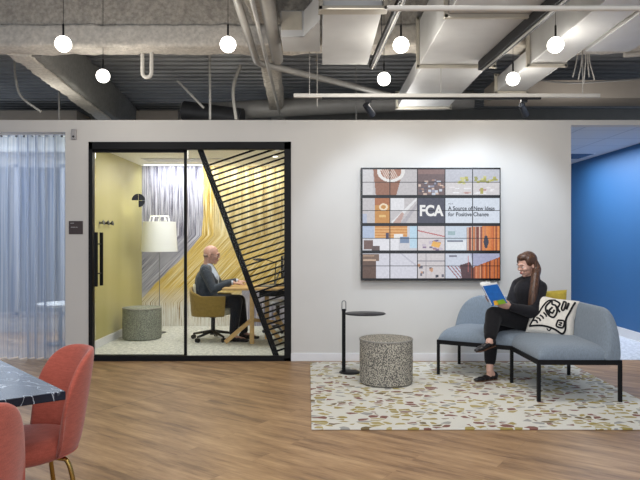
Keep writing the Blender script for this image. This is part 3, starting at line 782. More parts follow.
# ============================================================ RUG, STOOLS, SIDE TABLE
b = nb(); prism(b, [(-.060, 4.38, .001), (2.66, 4.38, .001), (2.70, 6.77, .001), (-.108, 6.77, .001)], (0, 0, .013))
simple('area_rug', b, 'rug_shards', 'cream rug with ochre, rust and grey shards under the sofa', 'rug', bevel=.004)
def stool(label, loc, r, h, mat, seammat):
    t = thing('round_stool', label, 'stool', loc)
    m = nb(); lathe(m, [(0, .004), (r-.012, .004), (r, .016), (r+.002, h*.5), (r, h-.02), (r-.004, h-.012)], seg=48); obj('side_cover', m, mat, t)
    m = nb(); pr = [(0, h+.004)]+[((r-.004)*math.sin(a), h-.014+.018*math.cos(a)**.6) for a in [math.pi/2*k/10 for k in range(1, 10)]]+[(r-.004, h-.014), (0, h-.014)]
    lathe(m, pr, seg=48); obj('top_pad', m, mat, t)
    m = nb(); lathe(m, [(r-.005, h-.020), (r+.005, h-.018), (r+.006, h-.012), (r+.003, h-.006), (r-.007, h-.007)], seg=48); obj('piping', m, seammat, t)
stool('round speckled grey and cream pouf on the rug', (.618, 5.80, .014), .246, .42, 'knit_stool', 'duct_grey')
stool('round grey green knitted pouf against the olive wall in the meeting room', (-2.43, 8.47, .003), .258, .43, 'knit_stool_dark', 'duct_grey')
t = thing('side_table', 'slim black metal side table with loop handle beside the speckled pouf', 'side table', (.298, 6.22, .014))
m = nb(); lathe(m, [(0, 0), (.105, 0), (.105, .008), (.10, .012), (0, .012)], seg=36); obj('base', m, 'black_metal', t)
m = nb(); box(m, -.078, -.042, -.012, .012, .01, .64); obj('pole', m, 'black_metal', t, bevel=.003)
m = nb(); tube(m, [(-.078, 0, .62), (-.078, 0, .68)]+[(-.058-.02*math.cos(a), 0, .68+.022*math.sin(a)+.02) for a in [math.pi*k/8 for k in range(9)]]+[(-.038, 0, .68), (-.038, 0, .62)], .0045, 8); obj('handle', m, 'steel_grey', t)
m = nb(); lathe(m, [(0, .584), (.185, .584), (.196, .590), (.196, .596), (.19, .60), (0, .60)], (.155, 0, 0), seg=44, sx=1.05, sy=.8); obj('table_top', m, 'dark_metal', t)

# ============================================================ SOFA
A, M_, C_, D_, E_, B_ = [Vector((x, y_, 0)) for x, y_ in ((1.172, 6.14), (1.787, 5.78), (1.803, 5.11), (2.468, 5.10), (2.455, 6.14), (1.495, 6.69))]
sofa = thing('angled_sofa', 'blue grey angled two-wing sofa on thin black legs', 'sofa', (1.9, 5.9, .014))
fz0, fz1 = .318, .358
m = nb()
for a, c in ((A, M_), (M_, C_), (C_, D_), (D_, E_), (E_, B_), (B_, A)):
    d = (c-a).normalized()*.012; bar(m, a-d+Vector((0, 0, (fz0+fz1)/2)), c+d+Vector((0, 0, (fz0+fz1)/2)), .026, fz1-fz0)
bar(m, M_+Vector((0, 0, .338)), E_+Vector((0, 0, .338)), .026, .03)
wobj('frame', m, 'black_metal', sofa)
for p, q in ((A, (.02, .0)), (B_, (.0, -.03)), (M_, (0, 0)), (C_, (.0, .0)), (D_, (0, 0)), (E_, (0, -.02))):
    m = nb(); x, y_ = p.x+q[0]*0, p.y+q[1]; box(m, x-.014, x+.014, y_-.014, y_+.014, .014, .33); wobj('leg', m, 'black_metal', sofa, bevel=.002)
def edge(s, lo=True, hi=True, p=10, q=.45):
    t_ = 2*s-1
    if (t_ < 0 and not lo) or (t_ > 0 and not hi): return 1
    return max(0, 1-abs(t_)**p)**q
def seat(p00, p10, p11, p01, lo, hi):     # p00-p10 front edge, p01-p11 back edge
    m = nb(); nu, nv = 34, 26; z0, h_ = .358, .098
    c0 = (p00+p10+p11+p01)/4
    def sm(t): return .5-.5*math.cos(math.pi*t)
    def pos(u, v): return (p00.lerp(p10, u)).lerp(p01.lerp(p11, u), v)
    def topf(u, v):
        u_, v_ = sm(u) if False else u, v
        p = pos(u_, v_); e = edge(u_, lo, hi)*edge(v_, True, False, 6, .5)
        bul = (1-e)*-.0
        return Vector((p.x, p.y, z0+.012+h_*e+.012*math.sin(math.pi*v_)*math.sin(math.pi*max(.0, min(1, u_)))))
    us = [0, .004, .012, .03, .06]+[.1+.8*k/14 for k in range(15)]+[.94, .97, .988, .996, 1]
    g = [[m.verts.new(topf(u, v)) for v in us] for u in us]
    k_ = [[m.verts.new(Vector((g[i][j].co.x, g[i][j].co.y, z0))) for j in range(len(us))] for i in range(len(us))]
    n_ = len(us)
    for i in range(n_-1):
        for j in range(n_-1):
            m.faces.new([g[i][j], g[i+1][j], g[i+1][j+1], g[i][j+1]]); m.faces.new([k_[i][j], k_[i][j+1], k_[i+1][j+1], k_[i+1][j]])
    for i in range(n_-1):
        m.faces.new([g[i][0], k_[i][0], k_[i+1][0], g[i+1][0]]); m.faces.new([g[i][-1], g[i+1][-1], k_[i+1][-1], k_[i][-1]])
        m.faces.new([g[0][i], g[0][i+1], k_[0][i+1], k_[0][i]]); m.faces.new([g[-1][i], k_[-1][i], k_[-1][i+1], g[-1][i+1]])
    wobj('seat_cushion', m, 'sofa_blue', sofa, angle=50)
seat(A, M_, E_, B_, True, False); seat(M_, C_, D_, E_, False, True)
def backrest(p, q, n, hi_end, lo_end):    # p: open end, q: corner end, n: inward normal
    m = nb(); d = (q-p).normalized(); p = p-d*.004; L = (q-p).length
    def hgt(u):
        a = max(0, 1-(max(0, 1-u/.30))**2.6)**.5
        c = 1-.10*max(0, (u-.75)/.25)**2
        return a*c
    def fn(u, v):
        u = u**1.7 if u < 1 else 1
        h_ = .02+.385*hgt(u); th = 2*math.pi*v
        # rounded section: thickness tapers upward
        s, c = math.sin(th), math.cos(th); e = .45
        zz = (math.copysign(abs(s)**e, s)+1)/2; tt = math.copysign(abs(c)**e, c)
        thick = (.17-.09*zz)*(.75+.25*hgt(u)); off = .075+.0*zz-(.045*zz if hi_end else .03*zz)
        base = p+d*(u*L)
        inset = -d*.012*(1-u)
        p3 = base+n*(off+tt*thick/2)+inset
        return Vector((p3.x, p3.y, .36+h_*zz))
    g = surf(m, fn, 40, 36, cv=True)
    m.faces.new(g[0][::-1]); m.faces.new(g[-1])
    wobj('backrest', m, 'sofa_blue', sofa, angle=60)
nL = Vector((-.495, -.869, 0)); nR = Vector((-1, 0, 0))
backrest(B_, E_, nL, True, True); backrest(D_, E_, nR, True, True)

# pillows
def pillow(name, label, c, facing, up_tilt, w_, h_, t_, mat, roll=0):
    f = Vector(facing).normalized(); s = Vector((0, 0, 1)).cross(f).normalized()   # s: to the viewer's right when looking at it
    u = f.cross(s).normalized()
    if roll: s, u = s*math.cos(roll)+u*math.sin(roll), u*math.cos(roll)-s*math.sin(roll)
    c = Vector(c); th = thing(name, label, 'cushion', c)
    def pt(a, b_, side):
        e = max(0, 1-a**4)**.5*max(0, 1-b_**4)**.5
        k = 1-.07*(1-abs(a*b_))*(max(abs(a), abs(b_))**4)
        return s*(a*w_/2*k)+u*(b_*h_/2*k)+f*(side*t_/2*e)
    for side, nm in ((1, 'front_panel'), (-1, 'back_panel')):
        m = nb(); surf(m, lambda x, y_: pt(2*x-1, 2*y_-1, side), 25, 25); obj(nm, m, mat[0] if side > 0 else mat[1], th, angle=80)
    return th, pt
pc = Vector((2.18, 5.82, .625))
pl, pt = pillow('drawing_pillow', 'cream pillow with bold black line drawing beside the seated woman', pc, (-.42, -.86, .36), 0, .42, .38, .13, ('pillow_white', 'pillow_beige'), -.13)
m = nb()
def stroke(pts, r=.009):
    tube(m, [pt(a, b_, 1)+(pt(a, b_, 1)-pt(a, b_, -1)).normalized()*.001 for a, b_ in [(p.x, p.y) for p in arc_pts([(x, y_, 0) for x, y_ in pts], 5)]], r, 6)
stroke([(-.86, -.72), (-.3, -.60), (.2, -.66), (.55, -.82), (.66, -.6), (.62, -.1), (.72, .3), (.86, .86)], .010)
stroke([(-.86, -.72), (-.72, -.3), (-.55, 0), (-.45, .3), (-.25, .7), (.05, .82)], .008)
for k in range(5): stroke([(-.74+.13*k, -.42+.16*k), (-.6+.12*k, -.40+.12*k), (-.52+.11*k, -.52+.13*k)], .008)
stroke([(-.1, .75), (-.3, .35), (-.15, .0), (.1, -.1), (.2, .2), (.1, .5), (-.05, .55), (-.1, .75)])
stroke([(-.02, .4), (-.12, .2), (.02, .1), (.08, .28)]); stroke([(.0, .8), (.25, .65), (.2, .4), (.32, .2)])
stroke([(.4, .8), (.36, .4), (.46, .35), (.5, .75), (.4, .8)]); stroke([(.62, .75), (.56, .4)], .011)
stroke([(.3, -.2), (.56, -.2), (.54, -.52), (.28, -.5), (.3, -.2)]); stroke([(.36, -.3), (.48, -.3), (.42, -.38), (.36, -.42), (.48, -.44)], .006)
stroke([(.1, -.62), (.0, -.8), (-.1, -.7)], .006)
obj('line_drawing', m, 'ink', pl, angle=80, label='bold black abstract line drawing')
pillow('plain_pillow', 'plain mustard yellow pillow tucked behind the drawn pillow', (2.205, 6.09, .655), (-.42, -.86, .15), 0, .42, .40, .1, ('mustard', 'mustard'), .04)

# ============================================================ PEOPLE
def frame(c, fwd, tilt=0):
    f = Vector(fwd).normalized(); l = Vector((0, 0, 1)).cross(f).normalized(); u = f.cross(l).normalized()
    R = Matrix((f, l, u)).transposed()
    return Matrix.Translation(Vector(c)) @ R.to_4x4()
def hball(bm, M, c, r, rot=None):
    T_ = M @ Matrix.Translation(Vector(c)) @ (rot.to_4x4() if rot else Matrix.Identity(4)) @ Matrix.Diagonal((*r, 1))
    bmesh.ops.create_uvsphere(bm, u_segments=24, v_segments=16, radius=1, matrix=T_)
def head(bm, M, k=1.0, male=False):
    """+X forward, +Y left, +Z up, origin at skull middle"""
    def b_(c, r, rot=None): hball(bm, M, tuple(v*k for v in c), tuple(v*k for v in r), rot)
    b_((-.012, 0, .03), (.093, .073, .088)); b_((.028, 0, -.005), (.062, .062, .075)); b_((.025, 0, -.055), (.056, .050, .050))
    b_((.055, 0, -.088), (.026, .024, .022)); b_((-.03, 0, -.04), (.06, .056, .06))
    b_((.084, 0, .026), (.016, .042, .012))                                    # brow
    b_((.094, 0, .002), (.011, .0095, .026)); b_((.104, 0, -.018), (.013, .012, .010)); b_((.098, .010, -.022), (.008, .007, .006)); b_((.098, -.010, -.022), (.008, .007, .006))
    for s in (-1, 1):
        b_((.066, s*.036, -.022), (.024, .022, .02)); b_((-.008, s*.074, -.006), (.017, .008, .030)); b_((-.004, s*.077, -.026), (.009, .006, .010))
    b_((.084, 0, -.052), (.014, .022, .008)); b_((.082, 0, -.063), (.014, .019, .008))
def face_parts(root, M, k=1.0, brow='hair_brown', wear=worg):
    for s in (-1, 1):
        m = nb(); hball(m, M, (.082*k, s*.031*k, .004*k), (.0085*k, .0115*k, .0045*k)); e = wobj('eye', m, 'eye_white', root)
        m = nb(); hball(m, M, (.0875*k, s*.032*k, .003*k), (.0045*k, .007*k, .0042*k)); wobj('iris', m, 'eye_dark', e)
        m = nb(); tube(m, [(M @ Vector((x*k, s*y_*k, z*k))) for x, y_, z in ((.094, .014, .026), (.096, .03, .033), (.084, .05, .027))], [.003*k, .0036*k, .002*k], 6); wobj('eyebrow', m, brow, root)
    m = nb(); hball(m, M, (.0945*k, 0, -.0530*k), (.0065*k, .019*k, .0042*k)); hball(m, M, (.0925*k, 0, -.0600*k), (.0065*k, .016*k, .0048*k)); wobj('lips', m, 'lip', root)
def hand(bm, wrist, direction, palm_n, thumb_side, k=1.0, curl=(.5, .7, .5), spread=.05):
    """palm plus five tapering curled fingers; palm_n points out of the palm, thumb_side = +1/-1"""
    d = Vector(direction).normalized(); n_ = Vector(palm_n); n_ = (n_-d*n_.dot(d)).normalized(); s = d.cross(n_).normalized()*thumb_side
    w_ = Vector(wrist)
    R = Matrix((d, s, n_)).transposed()
    ball(bm, w_+d*.045*k, (.048*k, .038*k, .014*k), R); ball(bm, w_+d*.07*k, (.026*k, .040*k, .012*k), R); ball(bm, w_+d*.005*k, (.03*k, .025*k, .019*k), R)
    ball(bm, w_+d*.03*k+s*.022*k+n_*.006*k, (.028*k, .015*k, .014*k), R)
    for i, (o, L) in enumerate(((.028, .070), (.0095, .079), (-.0095, .073), (-.027, .058))):
        p = w_+d*.084*k+s*o*k; dd = (d+s*(spread*(1.5-i))).normalized(); pts = [p-d*.02*k, p]; a = 0
        for j, fr_ in enumerate((.46, .31, .23)):
            a += curl[j]; q = dd*math.cos(a)+n_*math.sin(a); p = p+q*(L*fr_*k); pts.append(p)
        limb(bm, pts, [.0085*k, .0085*k, .0078*k, .007*k, .006*k], seg=10)
    p = w_+d*.022*k+s*.026*k+n_*.004*k; t1 = (d*.75+s*.62+n_*.25).normalized(); t2 = (d*.9+s*.15+n_*.42).normalized()
    limb(bm, [p, p+t1*.034*k, p+t1*.034*k+t2*.028*k, p+t1*.034*k+t2*.05*k], [.0125*k, .0105*k, .0092*k, .0075*k], seg=10)
def shoe(root, ankle, heel, toe, up, mat='leather_black', k=1.0, name='shoe'):
    """low loafer: sole line from heel to toe, up = sole normal"""
    heel, toe, up = Vector(heel), Vector(toe), Vector(up).normalized(); d = (toe-heel).normalized(); s = up.cross(d).normalized(); L = (toe-heel).length
    m = nb(); R = Matrix((d, s, up)).transposed()
    for t_, w_, h_, z in ((.13, .033, .042, .038), (.3, .031, .036, .032), (.5, .035, .030, .025), (.72, .041, .024, .020), (.88, .032, .017, .016)):
        ball(m, heel+d*(L*t_)+up*z*k, (L*.17, w_*k, h_*k), R)
    o = worg(name, m, mat, root, voxel=.006, smooth=3)
    m = nb()
    out = [(0.02, .0), (.05, .022), (.2, .03), (.45, .028), (.72, .040), (.9, .030), (1.0, 0)]
    pts = [(heel+d*(L*a)+s*b_*k) for a, b_ in out]+[(heel+d*(L*a)-s*b_*k) for a, b_ in out[-2:0:-1]]
    prism(m, [p-up*.004 for p in pts], up*.009); wobj('sole', m, 'shoe_sole' if name == 'loafer' else mat, o)
    return o
def foot(bm, ankle, heel, toe, up):
    heel, toe, up = Vector(heel), Vector(toe), Vector(up).normalized(); d = toe-heel
    limb(bm, [ankle, heel+d*.33+up*.032, heel+d*.8+up*.014], [.032, .027, .018]); limb(bm, [ankle, heel+d*.15+up*.03], [.032, .026])

# ---- reading woman
wo = thing('person', 'seated woman in black reading a blue book on the angled sofa', 'person', (1.95, 6.0, .014))
pel, chest, neck0 = Vector((2.05, 6.12, .555)), Vector((2.055, 6.12, .83)), Vector((2.07, 6.12, .955))
lh, rh = Vector((2.07, 6.05, .555)), Vector((1.99, 6.20, .545))
lk, rk = Vector((1.635, 5.83, .640)), Vector((1.655, 5.98, .505))
la, ra = Vector((1.535, 5.62, .42)), Vector((1.605, 5.865, .115))
ls, rs = Vector((2.125, 5.985, .895)), Vector((2.0, 6.26, .90))
le, re = Vector((2.03, 5.88, .655)), Vector((1.87, 6.10, .68))
lw, rw = Vector((1.785, 5.80, .715)), Vector((1.68, 5.94, .775))
HM = frame((2.035, 6.10, 1.098), (-.88, -.40, -.26))
lheel, ltoe, lup = Vector((1.60, 5.66, .385)), Vector((1.39, 5.53, .345)), Vector((-.16, -.10, 1))
rheel, rtoe, rup = Vector((1.69, 5.91, .024)), Vector((1.455, 5.81, .018)), Vector((-.12, 0, 1))
m = nb(); head(m, HM, .98)
limb(m, [neck0, Vector((2.05, 6.11, 1.02)), HM @ Vector((-.03, 0, -.03))], [.052, .045, .048])
ball(m, chest, (.10, .13, .15)); limb(m, [pel, Vector((2.06, 6.12, .7)), chest, neck0-Vector((0, 0, .03))], [.115, .10, .11, .07])
limb(m, [ls, neck0, rs], [.045, .055, .045])
limb(m, [ls, le, lw], [.042, .034, .024]); limb(m, [rs, re, rw], [.042, .034, .024])
limb(m, [lh, lk, (lk+la)/2+Vector((.0, .0, -.01)), la], [.08, .052, .046, .031]); limb(m, [rh, rk, (rk+ra)/2, ra], [.08, .052, .046, .031])
foot(m, la, lheel, ltoe, lup); foot(m, ra, rheel, rtoe, rup)
hand(m, lw, (-.90, -.12, .22), (.15, .75, .55), -1, .95, (.25, .5, .4)); hand(m, rw, (-.86, -.35, .1), (.1, -.8, .5), 1, .95, (.3, .5, .4))
worg('body', m, 'skin_light', wo, voxel=.0055, smooth=2)
face_parts(wo, HM, .98)
# sweater
m = nb(); limb(m, [pel+Vector((0, 0, .02)), Vector((2.06, 6.12, .70)), chest, neck0-Vector((.0, .0, .05))], [.14, .128, .138, .085])
limb(m, [ls+Vector((0, 0, .0)), neck0+Vector((-.005, 0, -.012)), rs+Vector((0, 0, .0))], [.058, .074, .058])
ball(m, neck0+Vector((-.01, -.005, -.03)), (.085, .09, .06))
ball(m, chest+Vector((-.045, -.02, .0)), (.085, .115, .08), frame((0, 0, 0), (-.88, -.4, 0)).to_3x3())
limb(m, [ls-Vector((0, 0, .01)), (ls+rs)/2+Vector((0, 0, -.005)), rs-Vector((0, 0, .01))], [.058, .075, .058])
limb(m, [ls-Vector((0, 0, .01)), le, lw+Vector((.015, .0, 0))], [.068, .064, .040]); limb(m, [rs-Vector((0, 0, .01)), re, rw+Vector((.015, .01, 0))], [.066, .060, .040])
worg('sweater', m, 'knit_black', wo, voxel=.009, smooth=4)
# trousers
m = nb(); ball(m, pel, (.145, .15, .11))
limb(m, [lh, lk, (lk*.45+la*.55), lk.lerp(la, .80)], [.115, .080, .066, .056]); limb(m, [rh, rk, (rk*.5+ra*.5), rk.lerp(ra, .78)], [.11, .076, .064, .054])
worg('trousers', m, 'trouser_black', wo, voxel=.009, smooth=4)
shoe(wo, la, lheel, ltoe, lup, name='loafer', k=.95); shoe(wo, ra, rheel, rtoe, rup, name='loafer', k=.95)
# hair: cap, lock over the shoulder
m = nb()
hball(m, HM, (-.028, 0, .043), (.094, .083, .090)); hball(m, HM, (.012, 0, .088), (.075, .062, .040)); hball(m, HM, (-.055, 0, .0), (.062, .076, .075))
for s in (-1, 1): hball(m, HM, (.0, s*.066, .045), (.055, .02, .05))
q0 = HM @ Vector((-.05, .045, .01))
lock = [q0, HM @ Vector((-.055, .062, -.06)), Vector((2.085, 6.00, 1.0)), Vector((2.06, 5.95, .92)), Vector((2.035, 5.915, .84)), Vector((2.02, 5.90, .75)), Vector((2.015, 5.89, .64))]
limb(m, arc_pts(lock, 3), [.045, .045, .044, .043, .042, .042, .042, .042, .042, .042, .042, .042, .042, .041, .040, .037, .033, .027, .018])
limb(m, arc_pts([HM @ Vector((-.075, 0, .0)), HM @ Vector((-.08, .0, -.09)), Vector((2.13, 6.10, .95)), Vector((2.16, 6.08, .86))], 3), [.05, .05, .048, .046, .042, .04, .038, .034, .03, .02])
for k, off in enumerate((-.03, .03)):
    l2 = [p+Vector((off*(.4+.12*i), 0, 0)) for i, p in enumerate(lock[1:])]; l2[-1] += Vector((0, .01, .05))
    limb(m, arc_pts(l2, 3), [.03-.0014*j for j in range(16)])
worg('hair', m, 'hair_brown', wo, voxel=.007, smooth=3)

# book
S1, S2 = P(481.5, 286.5, 5.80), P(491.5, 306, 5.76); R1, R2 = P(497.5, 284, 5.70), P(507.5, 303, 5.67)
up = (S1-S2).normalized(); 
def book():
    t = thing('open_book', 'open blue book held by the seated woman', 'book', S2)
    rt = R2-S2; nrm = rt.cross(up).normalized()
    if nrm.y > 0: nrm = -nrm
    far = Vector((.085, .135, .03)); fn = far.cross(up).normalized()
    m = nb(); prism(m, [S2, R2, R1, S1], -nrm*-.002); cv = wobj('front_cover', m, 'book_blue', t)
    m = nb(); prism(m, [S2+rt*.42+nrm*.003, S2+rt*.95+nrm*.003, S2+rt*.9+up*.06+nrm*.003, S2+rt*.66+up*.085+nrm*.003, S2+rt*.45+up*.05+nrm*.003], nrm*.001); wobj('cover_picture', m, 'book_green', cv)
    m = nb(); prism(m, [S2+rt*.2+nrm*.003, S2+rt*.48+nrm*.003, S2+rt*.5+up*.05+nrm*.003, S2+rt*.28+up*.055+nrm*.003], nrm*.001); wobj('cover_picture', m, 'book_yellow', cv)
    m = nb()
    for k in range(4): prism(m, [S2+rt*.14+up*(.15-.012*k)+nrm*.003, S2+rt*(.62-.07*(k % 2))+up*(.15-.012*k)+nrm*.003, S2+rt*(.62-.07*(k % 2))+up*(.154-.012*k)+nrm*.003, S2+rt*.14+up*(.154-.012*k)+nrm*.003], nrm*.0008)
    m.free()
    m = nb(); prism(m, [S2, S2+far, S1+far, S1], fn*.002); wobj('back_cover', m, 'book_blue', t)
    for i, (a, dd) in enumerate(((rt*.97, -nrm*.012), (far*.97, Vector((.004, -.012, .006))))):
        m = nb(); prism(m, [S2+dd*.3+up*.005, S2+a+dd*.3+up*.005, S1+a+dd*.3+up*.012, S1+dd*.3+up*.012], dd*.8); wobj('page_block', m, 'paper', t)
    m = nb(); surf(m, lambda u, v: S2.lerp(S1, v)+up*(.014*v)+(rt*.5+far*.5)*(u*.9)+Vector((-.045, -.005, .012))*math.sin(math.pi*u), 8, 4); wobj('lifted_page', m, 'paper', t)
book()

# ---- man at the desk
mn = thing('person', 'bald man in grey suit sitting at the wooden desk behind the glass', 'person', (-1.5, 8.35, 0))
pel = Vector((-1.55, 8.35, .53)); chest = Vector((-1.545, 8.35, .80)); neck0 = Vector((-1.545, 8.35, 1.0))
rh, lh = Vector((-1.52, 8.26, .52)), Vector((-1.52, 8.44, .52)); rk, lk = Vector((-1.13, 8.23, .53)), Vector((-1.12, 8.45, .52))
ra, la = Vector((-1.17, 8.20, .11)), Vector((-1.06, 8.44, .11))
rs, ls = Vector((-1.54, 8.165, .945)), Vector((-1.54, 8.535, .945)); re, le = Vector((-1.42, 8.10, .70)), Vector((-1.42, 8.60, .72)); rw, lw = Vector((-1.165, 8.12, .785)), Vector((-1.15, 8.48, .785))
HM = frame((-1.485, 8.35, 1.145), (.98, -.08, -.10))
m = nb(); head(m, HM, 1.08, True)
limb(m, [neck0, Vector((-1.53, 8.35, 1.06)), HM @ Vector((-.03, 0, -.03))], [.06, .058, .06]); hball(m, HM, (.03, 0, -.085), (.045, .045, .03))
limb(m, [pel, Vector((-1.56, 8.35, .67)), chest, neck0-Vector((0, 0, .04))], [.13, .13, .14, .08]); limb(m, [ls, neck0-Vector((0, 0, .03)), rs], [.055, .06, .055])
limb(m, [rs, re, rw], [.05, .04, .028]); limb(m, [ls, le, lw], [.05, .04, .028])
for a, k_, c in ((rh, rk, ra), (lh, lk, la)): limb(m, [a, k_, (k_+c)/2, c], [.08, .055, .05, .036])
fr_ = (Vector((-1.23, 8.20, .035)), Vector((-.97, 8.18, .02))); fl_ = (Vector((-1.12, 8.44, .035)), Vector((-.86, 8.45, .02)))
foot(m, ra, fr_[0], fr_[1], (0, 0, 1)); foot(m, la, fl_[0], fl_[1], (0, 0, 1))
hand(m, rw, (1, -.0, -.08), (0, .1, -1), 1, 1, (.1, .25, .2)); hand(m, lw, (1, -.05, -.08), (0, .1, -1), -1, 1, (.1, .25, .2))
worg('body', m, 'skin_ruddy', mn, voxel=.006, smooth=2)
face_parts(mn, HM, 1.08, 'skin_ruddy')
m = nb(); limb(m, [pel+Vector((0, 0, .02)), Vector((-1.565, 8.35, .67)), chest, neck0-Vector((0, 0, .06))], [.155, .155, .165, .10])
limb(m, [ls, neck0-Vector((0, 0, .055)), rs], [.07, .08, .07]); limb(m, [rs, re, rw-Vector((.035, 0, 0))], [.072, .058, .040]); limb(m, [ls, le, lw-Vector((.035, 0, 0))], [.072, .058, .040])
limb(m, [pel, pel+Vector((.08, -.02, -.03))], [.16, .13])
worg('suit_jacket', m, 'suit_grey', mn, voxel=.009, smooth=3)
m = nb(); limb(m, [chest+Vector((.085, 0, -.07)), chest+Vector((.085, -.02, .04)), neck0+Vector((.018, -.01, -.02))], [.072, .082, .068])
limb(m, [rw-Vector((.035, 0, 0)), rw-Vector((.012, 0, 0))], [.036, .034]); limb(m, [lw-Vector((.035, 0, 0)), lw-Vector((.012, 0, 0))], [.036, .034])
worg('shirt', m, 'shirt_blue', mn, voxel=.008, smooth=2)
m = nb(); ball(m, pel-Vector((0, 0, .01)), (.15, .17, .10))
for a, k_, c in ((rh, rk, ra), (lh, lk, la)): limb(m, [a, k_, (k_+c)/2, k_.lerp(c, .97)], [.10, .08, .068, .058])
worg('trousers', m, 'suit_trouser', mn, voxel=.009, smooth=3)
shoe(mn, ra, fr_[0]-Vector((0, 0, .03)), fr_[1]-Vector((0, 0, .015)), (0, 0, 1), k=1.1); shoe(mn, la, fl_[0]-Vector((0, 0, .03)), fl_[1]-Vector((0, 0, .015)), (0, 0, 1), k=1.1)
m = nb(); hball(m, HM, (-.058, 0, -.014), (.054, .0815, .035)); worg('cropped_hair', m, 'stubble', mn, voxel=.006, smooth=2)
m = nb()
for s in (-1, 1):
    c0 = [(HM @ Vector((.098+.002*math.cos(a), s*(.033+.017*math.cos(a)), .006+.014*math.sin(a)))) for a in [2*math.pi*k/14 for k in range(15)]]; tube(m, c0, .0016, 6)
    tube(m, [HM @ Vector((.096, s*.05, .008)), HM @ Vector((0, s*.079, .01))], .0015, 6)
tube(m, [HM @ Vector((.1, -.016, .008)), HM @ Vector((.1, .016, .008))], .0016, 6)
wobj('eyeglasses', m, 'dark_metal', mn)
mn.location.x += .025

# ============================================================ OFFICE CHAIR, DESK, LAPTOP, LAMPS
oc = thing('office_chair', 'olive tub chair on black five-star wheeled base', 'chair', (-1.44, 8.35, .003))
m = nb()
def tub(u, v):
    a = math.radians(-128+256*u); th = 2*math.pi*v; s, c = math.sin(th), math.cos(th); e = .4
    zz = (math.copysign(abs(s)**e, s)+1)/2; tt = math.copysign(abs(c)**e, c)
    ca, sa = math.cos(a), math.sin(a); sq = .5
    rx = .265*math.copysign(abs(ca)**.7, ca); ry = .285*math.copysign(abs(sa)**.55, sa)
    bk = max(0, 1-abs(a)/math.radians(75))**.7 if abs(a) < math.radians(75) else 0
    top = .61+.11*bk; z = .335+(top-.335)*zz; k = 1+.10*(zz-.4)
    n_ = Vector((-ca, sa, 0))
    return Vector((-rx*k, ry*k, z))+n_*(tt*.018)
g = surf(m, tub, 48, 16, cv=True); m.faces.new(g[0]); m.faces.new(g[-1][::-1]); obj('shell', m, 'olive_fabric', oc, angle=60)
m = nb(); lathe(m, [(0, .34), (.23, .34), (.25, .36), (.25, .42), (.22, .445), (0, .45)], seg=36, sx=.98, sy=1.02); obj('seat', m, 'cream_fabric', oc)
m = nb(); surf(m, lambda u, v: Vector((-.235*(1+.1*v)+.03*abs(2*u-1)**2, (u-.5)*.38, .45+.30*v)), 14, 8); s_ = obj('back_lining', m, 'cream_fabric', oc, angle=80)
sm_ = s_.modifiers.new('thick', 'SOLIDIFY'); sm_.thickness = .03
m = nb(); lathe(m, [(0, .335), (.10, .335), (.06, .31), (.028, .29), (.028, .12), (.045, .10), (.045, .07), (0, .07)], seg=20)
for k in range(4):
    a = math.pi/4+k*math.pi/2; bar(m, (0, 0, .30), (.16*math.cos(a), .16*math.sin(a), .338), .03, .016)
obj('gas_column', m, 'black_plastic', oc)
for k in range(5):
    a = math.radians(20+72*k); m = nb(); tube(m, [(.03*math.cos(a), .03*math.sin(a), .115), (.29*math.cos(a), .29*math.sin(a), .07)], [.022, .014], 8); ob_ = obj('base_arm', m, 'black_plastic', oc)
    m = nb(); cx, cy = .29*math.cos(a), .29*math.sin(a)
    s = Vector((-math.sin(a), math.cos(a), 0))
    for q in (-1, 1): tube(m, [Vector((cx, cy, .029))+s*.006*q, Vector((cx, cy, .029))+s*.022*q], .029, 16)
    tube(m, [(cx, cy, .03), (cx, cy, .075)], .008, 8); obj('caster', m, 'black_plastic', ob_)

t = thing('wooden_desk', 'light wood desk on splayed wooden trestle legs', 'desk', (-.8, 8.25, .003))
m = nb(); box(m, -1.24, -.36, 7.85, 8.62, .705, .735); wobj('desk_top', m, 'light_wood', t, bevel=.006)
m = nb(); box(m, -.78, -.36, 7.95, 8.5, .62, .70); wobj('cable_tray', m, 'black_metal', t)
for a, c, w_ in (((-.88, 8.02, .70), (-.88, 8.02, .003), .055), ((-.90, 8.04, .30), (-1.22, 7.98, .03), .05), ((-.80, 8.04, .40), (-.50, 8.04, .03), .05), ((-.72, 8.42, .7), (-.72, 8.42, .003), .055), ((-.86, 8.1, .30), (-.55, 8.45, .22), .045), ((-.62, 8.42, .36), (-.42, 8.42, .03), .05)):
    m = nb(); bar(m, a, c, w_, w_); wobj('leg', m, 'light_wood', t, bevel=.004)
t = thing('laptop', 'open silver laptop on the desk behind the slats', 'laptop', (-.72, 8.15, .735))
m = nb(); box(m, -.10, .12, -.14, .14, .004, .016); obj('keyboard_base', m, 'steel_grey', t, bevel=.003)
m = nb(); bar(m, (.125, 0, .014), (.19, 0, .21), .29, .006); obj('lid', m, 'steel_grey', t)
t = thing('desk_lamp', 'black adjustable desk lamp above the laptop', 'lamp', (-.62, 8.45, .735))
m = nb(); lathe(m, [(0, 0), (.07, 0), (.07, .012), (0, .015)], seg=24); obj('base', m, 'black_metal', t)
m = nb(); tube(m, [(0, 0, .01), (.02, 0, .30), (-.16, -.02, .355)], .007, 8); obj('arm', m, 'black_metal', t)
m = nb(); ball(m, (-.22, -.02, .345), (.075, .035, .018)); obj('lamp_head', m, 'black_plastic', t)
t = thing('desk_monitor', 'dark monitor on a stand seen through the slats', 'monitor', (-.50, 8.35, .735))
m = nb(); box(m, -.012, .012, -.22, .22, .10, .40); obj('screen', m, 'screen_black', t, bevel=.003)
m = nb(); box(m, .01, .03, -.02, .02, .0, .25); box(m, -.06, .09, -.1, .1, 0, .01); obj('stand', m, 'steel_grey', t)
